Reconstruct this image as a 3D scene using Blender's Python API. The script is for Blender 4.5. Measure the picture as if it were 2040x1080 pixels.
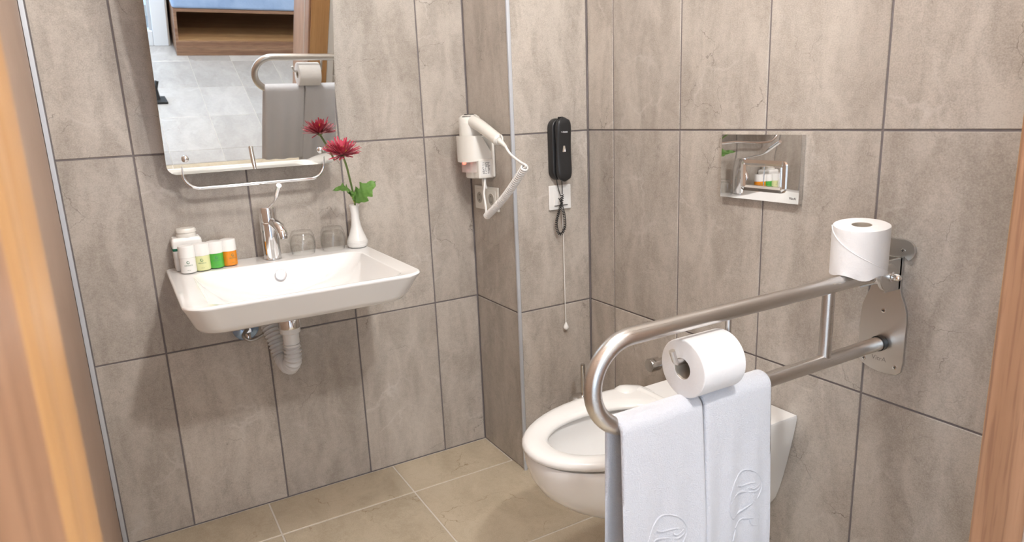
import bpy, bmesh, math, random
from mathutils import Vector, Matrix
random.seed(7)
PI = math.pi
scene = bpy.context.scene
COL = scene.collection
for o in list(bpy.data.objects):
    bpy.data.objects.remove(o)

# ------------------------------------------------------------------ camera
cam_d = bpy.data.cameras.new('camera')
cam = bpy.data.objects.new('camera', cam_d); COL.objects.link(cam)
cam.location = (-1.1338, -2.2398, 1.2735)
cam.rotation_euler = (1.3385, 0.0455, -0.5116)
cam_d.sensor_fit = 'HORIZONTAL'; cam_d.sensor_width = 36.0
cam_d.lens = 1353.8149 * 36.0 / 2040.0
cam_d.shift_x = (1020 - 991.867) / 2040.0
cam_d.shift_y = (542.6744 - 540) / 2040.0
cam_d.clip_start = 0.02
cam_d.dof.use_dof = True
cam_d.dof.focus_distance = 1.55
cam_d.dof.aperture_fstop = 7.0
scene.camera = cam

# ------------------------------------------------------------------ world, lights, exposure
scene.view_settings.view_transform = 'Standard'
scene.view_settings.look = 'None'
scene.view_settings.gamma = 1.0
scene.view_settings.use_curve_mapping = False
scene.view_settings.exposure = 0.0

world = bpy.data.worlds.new('world'); scene.world = world
world.use_nodes = True
bg = world.node_tree.nodes['Background']
bg.inputs[0].default_value = (0.62, 0.76, 1.0, 1); bg.inputs[1].default_value = 1.6

def area(name, loc, target, size, power, color, size_y=None, spread=180):
    l = bpy.data.lights.new(name, 'AREA')
    l.energy = power; l.color = color; l.size = size; l.spread = math.radians(spread)
    if size_y:
        l.shape = 'RECTANGLE'; l.size_y = size_y
    else:
        l.shape = 'DISK'
    o = bpy.data.objects.new(name, l); COL.objects.link(o)
    o.location = loc
    d = Vector(target) - Vector(loc)
    o.rotation_euler = d.to_track_quat('-Z', 'Y').to_euler()
    return o
# bathroom ceiling lamp, entrance ceiling lamp, balcony door light, plus added fills
def bulb(name, loc, radius, power, color):
    l = bpy.data.lights.new(name, 'POINT'); l.energy = power; l.color = color; l.shadow_soft_size = radius
    o = bpy.data.objects.new(name, l); COL.objects.link(o); o.location = loc
    return o
bulb('bathroom_lamp_light', (-0.50, -1.20, 2.32), 0.08, 33, (1.0, 0.985, 0.965))
bulb('entrance_lamp_light', (-0.50, -2.27, 2.29), 0.055, 70, (1.0, 0.985, 0.965))
area('added_daylight', (-2.97, -2.85, 1.30), (-0.0, -1.6, 0.8), 1.2, 54, (0.70, 0.84, 1.0), size_y=1.7)  # added cool fill for the toilet wall, sent through an invented side window
area('daylight_balcony', (-1.28, -3.66, 1.15), (-0.7, -1.4, 0.9), 0.95, 10, (0.84, 0.91, 1.0), size_y=1.9)
bulb('bedroom_fill_light', (0.3, -2.9, 2.32), 0.10, 12, (1.0, 0.98, 0.96))  # added fill lamp in the unseen part of the bedroom

# ------------------------------------------------------------------ materials
def mat_new(name):
    m = bpy.data.materials.new(name); m.use_nodes = True
    return m, m.node_tree, m.node_tree.nodes['Principled BSDF']

def mat(name, color, rough=0.5, metal=0.0, **kw):
    m, nt, b = mat_new(name)
    b.inputs['Base Color'].default_value = (*color, 1)
    b.inputs['Roughness'].default_value = rough
    b.inputs['Metallic'].default_value = metal
    for k, v in kw.items():
        b.inputs[k.replace('_', ' ')].default_value = v
    return m

class NT:
    def __init__(s, nt): s.nt = nt
    def n(s, typ, **kw):
        x = s.nt.nodes.new(typ)
        for k, v in kw.items(): setattr(x, k, v)
        return x
    def l(s, a, b): s.nt.links.new(a, b)
    def math(s, op, a, b=None, clamp=False):
        x = s.n('ShaderNodeMath', operation=op); x.use_clamp = clamp
        for i, v in enumerate((a, b)):
            if v is None: continue
            if hasattr(v, 'links'): s.l(v, x.inputs[i])
            else: x.inputs[i].default_value = v
        return x.outputs[0]
    def mix(s, fac, a, b, blend='MIX'):
        x = s.n('ShaderNodeMix', data_type='RGBA', blend_type=blend)
        for i, v in ((0, fac), (6, a), (7, b)):
            if hasattr(v, 'links'): s.l(v, x.inputs[i])
            elif i == 0: x.inputs[i].default_value = v
            else: x.inputs[i].default_value = (*v, 1)
        return x.outputs[2]
    def noise(s, vec, scale, detail=5, rough=0.55, dist=0.0):
        x = s.n('ShaderNodeTexNoise'); x.inputs['Scale'].default_value = scale
        x.inputs['Detail'].default_value = detail; x.inputs['Roughness'].default_value = rough
        x.inputs['Distortion'].default_value = dist
        s.l(vec, x.inputs['Vector']); return x
    def ramp(s, fac, lo, hi):
        x = s.n('ShaderNodeMapRange'); x.inputs[1].default_value = lo; x.inputs[2].default_value = hi
        x.interpolation_type = 'SMOOTHSTEP'
        s.l(fac, x.inputs[0]); return x.outputs[0]
    def objvec(s, scale=(1, 1, 1), rnd=True):
        tc = s.n('ShaderNodeTexCoord'); mp = s.n('ShaderNodeMapping')
        mp.inputs['Scale'].default_value = scale
        s.l(tc.outputs['Object'], mp.inputs['Vector'])
        out = mp.outputs[0]
        r = None
        if rnd:
            oi = s.n('ShaderNodeObjectInfo'); r = oi.outputs['Random']
            k = s.n('ShaderNodeVectorMath', operation='SCALE'); k.inputs[0].default_value = (37.1, 53.7, 71.3)
            s.l(r, k.inputs['Scale'])
            ad = s.n('ShaderNodeVectorMath', operation='ADD')
            s.l(out, ad.inputs[0]); s.l(k.outputs[0], ad.inputs[1]); out = ad.outputs[0]
        return out, r

def stone(name, lo, hi, dark, light, rough, vein=0.75, streak=(1.7, 0.9, 1), rvar=0.12, lightamt=0.55, vscale=6.0):
    m, nt, b = mat_new(name); N = NT(nt)
    v, r = N.objvec(streak)
    v1, _ = N.objvec((1, 1, 1))
    n1 = N.noise(v, 5.0, 6, 0.6, 0.6)
    n2 = N.noise(v1, 55, 4, 0.65)
    n3 = N.noise(v1, 330, 2, 0.6)
    f = N.math('ADD', N.math('MULTIPLY', N.ramp(n1.outputs[0], 0.28, 0.74), 0.74), N.math('ADD', N.math('ADD', N.math('MULTIPLY', N.math('SUBTRACT', n2.outputs[0], .5), 0.75), .21), N.math('MULTIPLY', N.math('SUBTRACT', n3.outputs[0], .5), 1.5)))
    c = N.mix(f, lo, hi)
    # distorted coordinates for the cracks
    dn = N.noise(v1, 9, 4, 0.6)
    sub = N.n('ShaderNodeVectorMath', operation='SUBTRACT'); N.l(dn.outputs['Color'], sub.inputs[0]); sub.inputs[1].default_value = (.5, .5, .5)
    sc = N.n('ShaderNodeVectorMath', operation='SCALE'); N.l(sub.outputs[0], sc.inputs[0]); sc.inputs['Scale'].default_value = 0.11
    ad = N.n('ShaderNodeVectorMath', operation='ADD'); N.l(v1, ad.inputs[0]); N.l(sc.outputs[0], ad.inputs[1])
    def crack(scale, w, mscale, lo_, hi_, seed):
        o = N.n('ShaderNodeVectorMath', operation='ADD'); N.l(ad.outputs[0], o.inputs[0]); o.inputs[1].default_value = (seed, seed * 1.3, seed * .7)
        vo = N.n('ShaderNodeTexVoronoi', feature='DISTANCE_TO_EDGE'); vo.inputs['Scale'].default_value = scale
        N.l(o.outputs[0], vo.inputs['Vector'])
        line = N.math('SUBTRACT', 1.0, N.ramp(vo.outputs[0], 0.0, w))
        mk = N.noise(o.outputs[0], mscale, 2, 0.5)
        return N.math('MULTIPLY', line, N.ramp(mk.outputs[0], lo_, hi_))
    ck = crack(vscale * .8, 0.0085, 6, 0.54, 0.66, 3.1)
    ck2 = crack(vscale * 2.6, 0.020, 12, 0.50, 0.66, 9.4)
    lt = crack(vscale * 0.8, 0.050, 6, 0.50, 0.70, 17.7)
    c = N.mix(N.math('MULTIPLY', lt, lightamt), c, light)
    c = N.mix(N.math('MULTIPLY', ck2, vein * 0.36), c, dark)
    c = N.mix(N.math('MULTIPLY', ck, vein), c, dark)
    # tile to tile difference
    val = N.math('ADD', N.math('MULTIPLY', r, rvar), 1.0 - rvar / 2)
    vm = N.n('ShaderNodeVectorMath', operation='SCALE'); N.l(c, vm.inputs[0]); N.l(val, vm.inputs['Scale'])
    N.l(vm.outputs[0], b.inputs['Base Color'])
    b.inputs['Roughness'].default_value = rough
    bp = N.n('ShaderNodeBump'); bp.inputs['Strength'].default_value = 0.18; bp.inputs['Distance'].default_value = 0.0010
    N.l(n2.outputs[0], bp.inputs['Height']); N.l(bp.outputs[0], b.inputs['Normal'])
    return m

M = {}
M['tile'] = stone('stone_tile', (.318, .278, .238), (.518, .468, .414), (.150, .122, .100), (.64, .60, .56), 0.34, vscale=9.0, lightamt=.34, rvar=.17, streak=(2.6, .85, 1))
M['floor_tile'] = stone('beige_floor_tile', (.44, .365, .262), (.57, .485, .362), (.23, .155, .08), (.58, .50, .38), 0.26, vein=0.7, lightamt=.3)
M['marble'] = stone('marble_tile', (.40, .38, .37), (.52, .50, .49), (.30, .24, .20), (.58, .565, .56), 0.22, vein=0.30, rvar=0.35, vscale=4)

def noisy(name, c1, c2, scale, rough, bump=0.0, bscale=None, dist=.001, detail=4, **kw):
    m, nt, b = mat_new(name); N = NT(nt)
    v, r = N.objvec((1, 1, 1), rnd=False)
    n = N.noise(v, scale, detail)
    N.l(N.mix(n.outputs[0], c1, c2), b.inputs['Base Color'])
    b.inputs['Roughness'].default_value = rough
    for k, x in kw.items(): b.inputs[k.replace('_', ' ')].default_value = x
    if bump:
        nb = N.noise(v, bscale or scale, detail)
        bp = N.n('ShaderNodeBump'); bp.inputs['Strength'].default_value = bump; bp.inputs['Distance'].default_value = dist
        N.l(nb.outputs[0], bp.inputs['Height']); N.l(bp.outputs[0], b.inputs['Normal'])
    return m

M['grout'] = noisy('grey_grout', (.150, .130, .130), (.210, .185, .183), 60, 0.85, .3, 200)
M['grout_floor'] = noisy('pale_grout', (.62, .57, .50), (.72, .67, .60), 60, 0.85, .3, 200)
M['ceramic'] = mat('white_ceramic', (.88, .875, .865), 0.10, Coat_Weight=0.5, Coat_Roughness=0.04)
M['seat'] = mat('seat_plastic', (.80, .795, .78), 0.20)
M['chrome'] = mat('chrome', (.82, .82, .83), 0.06, 1.0)
M['chrome_dark'] = mat('smoked_chrome', (.62, .60, .58), 0.10, 1.0)
M['pearl_chrome'] = mat('satin_chrome', (.60, .60, .64), 0.22, 1.0)
M['chrome_plate'] = mat('polished_chrome_plate', (.80, .80, .80), 0.012, 1.0)
M['mirror'] = mat('mirror_glass', (.90, .92, .91), 0.0, 1.0)
M['mirror_back'] = mat('mirror_backing', (.33, .36, .34), 0.5)
M['alu'] = noisy('anodised_aluminium', (.56, .59, .64), (.68, .71, .76), 12, 0.40, Metallic=0.5)
M['paint'] = noisy('ceiling_paint', (.80, .79, .77), (.84, .83, .81), 8, 0.9)
M['plaster'] = noisy('room_plaster', (.70, .67, .62), (.76, .73, .69), 6, 0.9, .1, 90)
M['panel'] = noisy('brown_wall_panel', (.40, .28, .21), (.48, .35, .27), 7, 0.5)
M['white_plastic'] = mat('ivory_plastic', (.79, .77, .72), 0.30)
M['white_gloss'] = mat('white_plastic', (.84, .83, .81), 0.32)
M['socket'] = mat('socket_plastic', (.72, .70, .65), 0.28)
M['grille'] = mat('dark_slots', (.06, .055, .05), 0.6)
M['black'] = noisy('black_phone_plastic', (.012, .012, .013), (.02, .02, .021), 300, 0.42, .25, 500, .0004)
M['black_gloss'] = mat('black_cord', (.008, .008, .009), 0.30)
M['seal_tan'] = mat('tan_rubber_seal', (.36, .27, .21), 0.6)
M['ink'] = mat('white_print', (.85, .85, .88), 0.5)
M['grey_ink'] = mat('grey_print', (.16, .16, .16), 0.6)
M['grey_mark'] = mat('grey_engraving', (.26, .25, .24), 0.5)
M['green_ink'] = mat('green_print', (.03, .16, .08), 0.6)
M['pvc'] = mat('white_pipe_plastic', (.80, .79, .77), 0.35)
M['hose_grey'] = mat('grey_corrugated_plastic', (.66, .65, .64), 0.42)
M['steel_hose'] = noisy('braided_steel', (.30, .28, .26), (.55, .52, .48), 600, 0.35, .6, 700, Metallic=.9)
M['blue_film'] = noisy('blue_tinted_chrome', (.25, .40, .70), (.50, .68, .92), 40, 0.18, Metallic=.8)
def thinglass(name, tint, ior=1.45, rough=0.0):
    m, nt, b = mat_new(name); N = NT(nt); nt.nodes.remove(b)
    tr = N.n('ShaderNodeBsdfTransparent'); tr.inputs[0].default_value = (*tint, 1)
    gl = N.n('ShaderNodeBsdfGlossy'); gl.inputs[1].default_value = rough
    lw = N.n('ShaderNodeLayerWeight'); f0 = ((ior - 1) / (ior + 1)) ** 2
    fr = N.math('ADD', N.math('MULTIPLY', N.math('POWER', lw.outputs['Facing'], 5.0), 1 - f0), f0)
    tcol = N.mix(N.math('POWER', lw.outputs['Facing'], 3.0), tint, tuple(c * .80 for c in tint)); N.l(tcol, tr.inputs[0])
    mx = N.n('ShaderNodeMixShader'); N.l(fr, mx.inputs[0]); N.l(tr.outputs[0], mx.inputs[1]); N.l(gl.outputs[0], mx.inputs[2])
    N.l(mx.outputs[0], nt.nodes['Material Output'].inputs[0])
    return m
M['glass'] = thinglass('clear_glass', (.995, .998, .997), 1.5)
def frosted(name, tint, diff, fac):
    m, nt, b = mat_new(name); N = NT(nt)
    b.inputs['Base Color'].default_value = (*diff, 1); b.inputs['Roughness'].default_value = .15
    tr = N.n('ShaderNodeBsdfTransparent'); tr.inputs[0].default_value = (*tint, 1)
    mx = N.n('ShaderNodeMixShader'); mx.inputs[0].default_value = fac
    N.l(tr.outputs[0], mx.inputs[1]); N.l(b.outputs[0], mx.inputs[2]); N.l(mx.outputs[0], nt.nodes['Material Output'].inputs[0])
    return m
M['clear'] = frosted('clear_plastic', (.95, .92, .91), (.78, .72, .69), .42)
M['red_led'] = mat('red_lamp', (.9, .08, .06), 0.3, Emission_Strength=7.0)
M['red_led'].node_tree.nodes['Principled BSDF'].inputs['Emission Color'].default_value = (1, .10, .06, 1)
M['lamp'] = mat('lamp_diffuser', (.9, .9, .88), 0.5, Emission_Strength=6.0)
M['lamp'].node_tree.nodes['Principled BSDF'].inputs['Emission Color'].default_value = (1, .95, .88, 1)
M['petal'] = noisy('crimson_petal', (.32, .009, .032), (.56, .032, .088), 60, 0.55, Sheen_Weight=.2)
M['pollen'] = mat('yellow_centre', (.62, .36, .06), 0.7)
M['leaf'] = noisy('green_leaf', (.075, .19, .03), (.19, .36, .085), 60, 0.5, .4, 120, .002)
M['stem'] = noisy('green_stem', (.13, .20, .06), (.20, .28, .09), 60, 0.5)
M['stem_pale'] = mat('yellow_green_stem', (.36, .45, .05), 0.5)
M['porcelain'] = mat('white_porcelain', (.80, .79, .77), 0.16, Coat_Weight=.4)
M['liq_yellow'] = noisy('pale_yellow_lotion', (.66, .68, .33), (.72, .73, .42), 40, 0.2, Subsurface_Weight=0.0)
M['liq_green'] = noisy('green_gel', (.05, .33, .035), (.10, .44, .07), 60, 0.12)
M['liq_orange'] = noisy('amber_gel', (.60, .18, .008), (.78, .30, .02), 60, 0.12)
M['liq_white'] = mat('white_lotion', (.80, .79, .77), 0.25)
M['green_band'] = mat('green_band', (.004, .11, .06), 0.4)
M['paper'] = noisy('toilet_paper', (.80, .79, .79), (.86, .85, .85), 30, 0.95, .5, 130, .0015)
M['core'] = mat('cardboard_core', (.45, .39, .32), 0.9)
M['cushion'] = noisy('blue_velvet', (.16, .27, .50), (.42, .56, .80), 9, 0.8, .4, 60, .004, Sheen_Weight=.5)
M['upvc'] = mat('white_door_frame', (.80, .83, .88), 0.3)
M['sky_glass'] = thinglass('window_glass', (.93, .96, .97), 1.3)

def brushed(name, c, rough, axis):
    m, nt, b = mat_new(name); N = NT(nt)
    v, _ = N.objvec(tuple(1.0 if i == axis else 260.0 for i in range(3)), rnd=False)
    n = N.noise(v, 3.0, 3, .6)
    b.inputs['Base Color'].default_value = (*c, 1); b.inputs['Metallic'].default_value = 1.0
    rr = N.math('ADD', N.math('MULTIPLY', n.outputs[0], 0.16), rough - .08); N.l(rr, b.inputs['Roughness'])
    bp = N.n('ShaderNodeBump'); bp.inputs['Strength'].default_value = 0.10; bp.inputs['Distance'].default_value = 0.0004
    N.l(n.outputs[0], bp.inputs['Height']); N.l(bp.outputs[0], b.inputs['Normal'])
    return m
M['steel'] = brushed('brushed_steel', (.66, .64, .62), 0.30, 0)
M['steel_plate'] = brushed('brushed_steel_plate', (.60, .585, .56), 0.34, 1)

def wood(name, c1, c2, c3, stretch, rough=0.42, scale=14):
    m, nt, b = mat_new(name); N = NT(nt)
    v, _ = N.objvec(stretch, rnd=False)
    n = N.noise(v, scale, 5, .6, .3); n2 = N.noise(v, scale * 16, 3, .6)
    c = N.mix(N.ramp(n.outputs[0], .35, .66), c1, c2)
    c = N.mix(N.math('MULTIPLY', N.ramp(n2.outputs[0], .46, .66), .62), c, c3)
    N.l(c, b.inputs['Base Color']); b.inputs['Roughness'].default_value = rough
    return m
M['wood'] = wood('walnut_veneer', (.26, .132, .070), (.40, .222, .128), (.175, .082, .046), (1, 1, .03))
M['wood_edge'] = wood('oak_coloured_edge', (.44, .235, .092), (.51, .285, .12), (.36, .18, .065), (1, 1, .03))
M['wood_h'] = wood('walnut_bench', (.22, .115, .07), (.34, .20, .125), (.13, .062, .04), (.05, 1, 1.6))
M['wood_h2'] = wood('oak_bench_inside', (.30, .17, .08), (.42, .26, .13), (.2, .1, .05), (.05, 1, 1.6))

def towelmat():
    m, nt, b = mat_new('white_terry'); N = NT(nt)
    v, _ = N.objvec((1, 1, 1), rnd=False)
    n = N.noise(v, 420, 3, .7); n2 = N.noise(v, 90, 3, .6)
    N.l(N.mix(n.outputs[0], (.655, .665, .715), (.755, .765, .815)), b.inputs['Base Color'])
    b.inputs['Roughness'].default_value = 1.0; b.inputs['Sheen Weight'].default_value = .35
    bp = N.n('ShaderNodeBump'); bp.inputs['Strength'].default_value = .75; bp.inputs['Distance'].default_value = .003
    N.l(N.math('ADD', n.outputs[0], N.math('MULTIPLY', n2.outputs[0], .7)), bp.inputs['Height']); N.l(bp.outputs[0], b.inputs['Normal'])
    return m
M['towel'] = towelmat()

# ------------------------------------------------------------------ geometry helpers
class G:
    def __init__(s): s.v = []; s.f = []
    def add(s, vs, fs):
        o = len(s.v); s.v += [tuple(p) for p in vs]; s.f += [tuple(i + o for i in f) for f in fs]; return s
    def box(s, x0, x1, y0, y1, z0, z1, r=0.0):
        if r <= 0:
            vs = [(x, y, z) for z in (z0, z1) for y in (y0, y1) for x in (x0, x1)]
            return s.add(vs, [(0, 2, 3, 1), (4, 5, 7, 6), (0, 1, 5, 4), (2, 6, 7, 3), (0, 4, 6, 2), (1, 3, 7, 5)])
        bm = bmesh.new(); bmesh.ops.create_cube(bm, size=1.0)
        for v in bm.verts:
            v.co = Vector(((x0 + x1) / 2 + v.co.x * (x1 - x0), (y0 + y1) / 2 + v.co.y * (y1 - y0), (z0 + z1) / 2 + v.co.z * (z1 - z0)))
        bmesh.ops.bevel(bm, geom=bm.edges[:], offset=r, segments=3, profile=.5, affect='EDGES')
        bm.verts.ensure_lookup_table(); bm.verts.index_update()
        s.add([v.co[:] for v in bm.verts], [[v.index for v in f.verts] for f in bm.faces]); bm.free(); return s
    def loft(s, rings, cap0=True, cap1=True, closed=True, wrap=False):
        n = len(rings[0]); vs = [p for r in rings for p in r]; fs = []
        m = len(rings)
        for i in range(m if wrap else m - 1):
            a = i * n; b2 = ((i + 1) % m) * n
            for j in range(n if closed else n - 1):
                k = (j + 1) % n
                fs.append((a + j, a + k, b2 + k, b2 + j))
        if cap0 and not wrap: fs.append(tuple(range(n - 1, -1, -1)))
        if cap1 and not wrap: fs.append(tuple((m - 1) * n + j for j in range(n)))
        return s.add(vs, fs)
    def tube(s, path, r, n=12, cap=True, closed=False):
        P = [Vector(p) for p in path]; R = r if isinstance(r, (list, tuple)) else [r] * len(P)
        rings = []; up = None
        for i, p in enumerate(P):
            if closed: t = (P[(i + 1) % len(P)] - P[i - 1])
            elif i == 0: t = P[1] - P[0]
            elif i == len(P) - 1: t = P[-1] - P[-2]
            else: t = (P[i + 1] - P[i]).normalized() + (P[i] - P[i - 1]).normalized()
            t.normalize()
            if up is None:
                up = Vector((0, 0, 1)) if abs(t.z) < .9 else Vector((1, 0, 0))
            u = (up - t * up.dot(t)).normalized(); w = t.cross(u); up = u
            rings.append([p + (u * math.cos(a) + w * math.sin(a)) * R[i] for a in [2 * PI * k / n for k in range(n)]])
        return s.loft(rings, cap, cap, True, closed)
    def cyl(s, p0, p1, r0, r1=None, n=20):
        return s.tube([p0, p1], [r0, r0 if r1 is None else r1], n)
    def lathe(s, c, prof, n=28, axis='z', cap0=True, cap1=True):
        c = Vector(c); rings = []
        for r, h in prof:
            ring = []
            for k in range(n):
                a = 2 * PI * k / n; q, w = r * math.cos(a), r * math.sin(a)
                if axis == 'z': d = Vector((q, w, h))
                elif axis == 'x': d = Vector((h, q, w))
                else: d = Vector((w, h, q))
                ring.append(c + d)
            rings.append(ring)
        return s.loft(rings, cap0, cap1)
    def prism(s, poly, d, origin=(0, 0, 0), U=(1, 0, 0), V=(0, 0, 1), Nn=(0, -1, 0), bev=0.0):
        O, U, V, Nn = map(Vector, (origin, U, V, Nn))
        P = [Vector((a, b, 0)) for a, b in poly]
        def ring(inset, h):
            out = []
            n = len(P)
            for i in range(n):
                e1 = (P[i] - P[i - 1]); e2 = (P[(i + 1) % n] - P[i])
                n1 = Vector((-e1.y, e1.x, 0)).normalized(); n2 = Vector((-e2.y, e2.x, 0)).normalized()
                q = P[i] + (n1 + n2).normalized() * inset if inset else P[i]
                out.append(O + U * q.x + V * q.y + Nn * h)
            return out
        rs = [ring(0, 0)]
        if bev: rs += [ring(0, d - bev), ring(bev * .35, d - bev * .3), ring(bev, d)]
        else: rs += [ring(0, d)]
        return s.loft(rs)

def rrect(x0, x1, y0, y1, r, z, nc=7, rs=None):
    pts = []
    rr = rs or (r, r, r, r)
    cs = [(x1, y1, -1, -1, 0), (x0, y1, 1, -1, 1), (x0, y0, 1, 1, 2), (x1, y0, -1, 1, 3)]
    for (cx, cy, sx, sy, q) in cs:
        R = rr[q]
        for k in range(nc + 1):
            a = q * PI / 2 + (PI / 2) * k / nc
            pts.append((cx + sx * R + R * math.cos(a), cy + sy * R + R * math.sin(a), z))
    return pts

def circ2(cx, cy, r, n=24, a0=0, a1=2 * PI, close=False):
    m = n if not close else n + 1
    return [(cx + r * math.cos(a0 + (a1 - a0) * k / n), cy + r * math.sin(a0 + (a1 - a0) * k / n)) for k in range(m)]

def smoothpath(pts, sub=8):
    P = [Vector(p) for p in pts]; out = []
    for i in range(len(P) - 1):
        p0 = P[max(i - 1, 0)]; p1 = P[i]; p2 = P[i + 1]; p3 = P[min(i + 2, len(P) - 1)]
        for k in range(sub):
            t = k / sub
            out.append(.5 * ((2 * p1) + (p2 - p0) * t + (2 * p0 - 5 * p1 + 4 * p2 - p3) * t * t + (3 * p1 - p0 - 3 * p2 + p3) * t ** 3))
    out.append(P[-1]); return out

def helix(path, r, turns, per=12):
    P = [Vector(p) for p in path]
    L = [0]
    for i in range(1, len(P)): L.append(L[-1] + (P[i] - P[i - 1]).length)
    tot = L[-1]; out = []; up = None; N = int(turns * per)
    frames = []; 
    for k in range(N + 1):
        d = tot * k / N; i = 0
        while i < len(P) - 2 and L[i + 1] < d: i += 1
        t = (P[i + 1] - P[i]); p = P[i] + t * ((d - L[i]) / max(t.length, 1e-9)); t.normalize()
        if up is None: up = Vector((0, 0, 1)) if abs(t.z) < .9 else Vector((1, 0, 0))
        u = (up - t * up.dot(t)).normalized(); w = t.cross(u); up = u
        a = 2 * PI * turns * k / N
        out.append(p + (u * math.cos(a) + w * math.sin(a)) * r)
    return out

MESH_CACHE = {}
def finish_mesh(me, angle):
    bm = bmesh.new(); bm.from_mesh(me)
    bmesh.ops.recalc_face_normals(bm, faces=bm.faces[:])
    bm.to_mesh(me); bm.free()
    for p in me.polygons: p.use_smooth = True
    me.set_sharp_from_angle(angle=math.radians(angle))

def obj(name, g, m, parent=None, angle=40, label=None, origin=None, wn=True):
    me = bpy.data.meshes.new(name)
    o = bpy.data.objects.new(name, me)
    if parent is None:
        org = Vector(origin) if origin is not None else Vector((0, 0, 0))
        o.location = org; off = org
    else:
        off = wloc(parent)
    me.from_pydata([(Vector(p) - off)[:] for p in g.v], [], g.f); me.update()
    finish_mesh(me, angle)
    me.materials.append(M[m] if isinstance(m, str) else m)
    COL.objects.link(o)
    if parent is not None: o.parent = parent
    if wn:
        wm = o.modifiers.new('weighted', 'WEIGHTED_NORMAL'); wm.keep_sharp = True
    if label: o['label'] = label
    return o

def wloc(o):
    l = Vector((0, 0, 0))
    while o is not None:
        l += Vector(o.location); o = o.parent
    return l

def thing(name, label, cat, loc, group=None):
    o = bpy.data.objects.new(name, None); COL.objects.link(o)
    o.location = loc; o.empty_display_size = 0.05
    o['label'] = label; o['category'] = cat
    if group: o['group'] = group
    return o
def tag(o, label, cat, group=None):
    o['label'] = label; o['category'] = cat
    if group: o['group'] = group
    return o
def struct(name, g, m, parent=None):
    o = obj(name, g, m, parent)
    o['kind'] = 'structure'
    return o

def text(name, s, size, m, parent, origin, U, V, thick=0.0004, align='LEFT'):
    cu = bpy.data.curves.new('tmp_text', 'FONT'); cu.body = s; cu.size = size; cu.extrude = thick; cu.align_x = align
    cu.resolution_u = 2
    to = bpy.data.objects.new('tmp_text', cu); COL.objects.link(to)
    bpy.context.view_layer.update()
    dg = bpy.context.evaluated_depsgraph_get()
    me0 = to.evaluated_get(dg).to_mesh()
    U = Vector(U); V = Vector(V); Nn = U.cross(V); O = Vector(origin)
    g = G(); g.add([O + U * v.co.x + V * v.co.y + Nn * v.co.z for v in me0.vertices], [tuple(p.vertices) for p in me0.polygons])
    to.evaluated_get(dg).to_mesh_clear()
    bpy.data.objects.remove(to); bpy.data.curves.remove(cu)
    return obj(name, g, m, parent)

TILE_MESH = {}
def tile(parent, name, O, U, V, w, h, m, gap=0.005, proud=0.0025, depth=0.004):
    key = (round(w, 4), round(h, 4), m)
    me = TILE_MESH.get(key)
    if me is None:
        a, b2 = w / 2 - gap / 2, h / 2 - gap / 2; c = .0012
        rings = []
        for ins, z in ((0, -depth), (0, proud - c), (c, proud)):
            rings.append([(-a + ins, -b2 + ins, z), (a - ins, -b2 + ins, z), (a - ins, b2 - ins, z), (-a + ins, b2 - ins, z)])
        g = G().loft(rings)
        me = bpy.data.meshes.new(name); me.from_pydata(g.v, [], g.f); me.update()
        bm = bmesh.new(); bm.from_mesh(me); bmesh.ops.recalc_face_normals(bm, faces=bm.faces[:]); bm.to_mesh(me); bm.free()
        me.materials.append(M[m]); TILE_MESH[key] = me
    o = bpy.data.objects.new(name, me); COL.objects.link(o)
    U = Vector(U); V = Vector(V); Nn = U.cross(V)
    c = Vector(O) + U * (w / 2) + V * (h / 2) - wloc(parent)
    o.matrix_local = Matrix(((U.x, V.x, Nn.x, c.x), (U.y, V.y, Nn.y, c.y), (U.z, V.z, Nn.z, c.z), (0, 0, 0, 1)))
    o.parent = parent
    return o

# ------------------------------------------------------------------ room shell
WA, WB, WL = 0.0, 0.3056, -1.29          # basin wall y, toilet wall x, left wall x
CD = -0.3051                             # column front y
YD = -1.80                               # inner face of the door wall
YO = -2.08                               # outer face of the door wall
H = 2.45
XE = -1.2764
ROWS = [0, .5953, 1.1973, 1.7993, 2.4013, H]
JL, JR = -1.175, -0.137                  # door jambs
DH = 2.34

fl = struct('floor', G().box(WL - .1, .6, YO + .12, .1, -.1, -.0025), 'grout_floor')
FX = [-1.2993, -.8476, -.3959, .0558, .3056]
FY = [0, -.2138, -.6709, -1.1280, -1.5851, -1.94]
for i in range(len(FX) - 1):
    for j in range(len(FY) - 1):
        x0, x1 = FX[i], FX[i + 1]
        if j == 0:
            if x0 > 0: continue
            x1 = min(x1, 0.0)
        if x0 < WL: x0 = WL
        if j >= 4 and False: continue
        tile(fl, 'floor_tile', (x0, FY[j + 1], -.0025), (1, 0, 0), (0, 1, 0), x1 - x0, FY[j] - FY[j + 1], 'floor_tile', gap=.0055, proud=.0018)

def tiled(wall, O, U, us, m='tile'):
    for i in range(len(us) - 1):
        for j in range(len(ROWS) - 1):
            a, b2 = us[i], us[i + 1]
            tile(wall, 'wall_tile', Vector(O) + Vector(U) * a + Vector((0, 0, ROWS[j])), U, (0, 0, 1), b2 - a, ROWS[j + 1] - ROWS[j], m)

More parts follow.
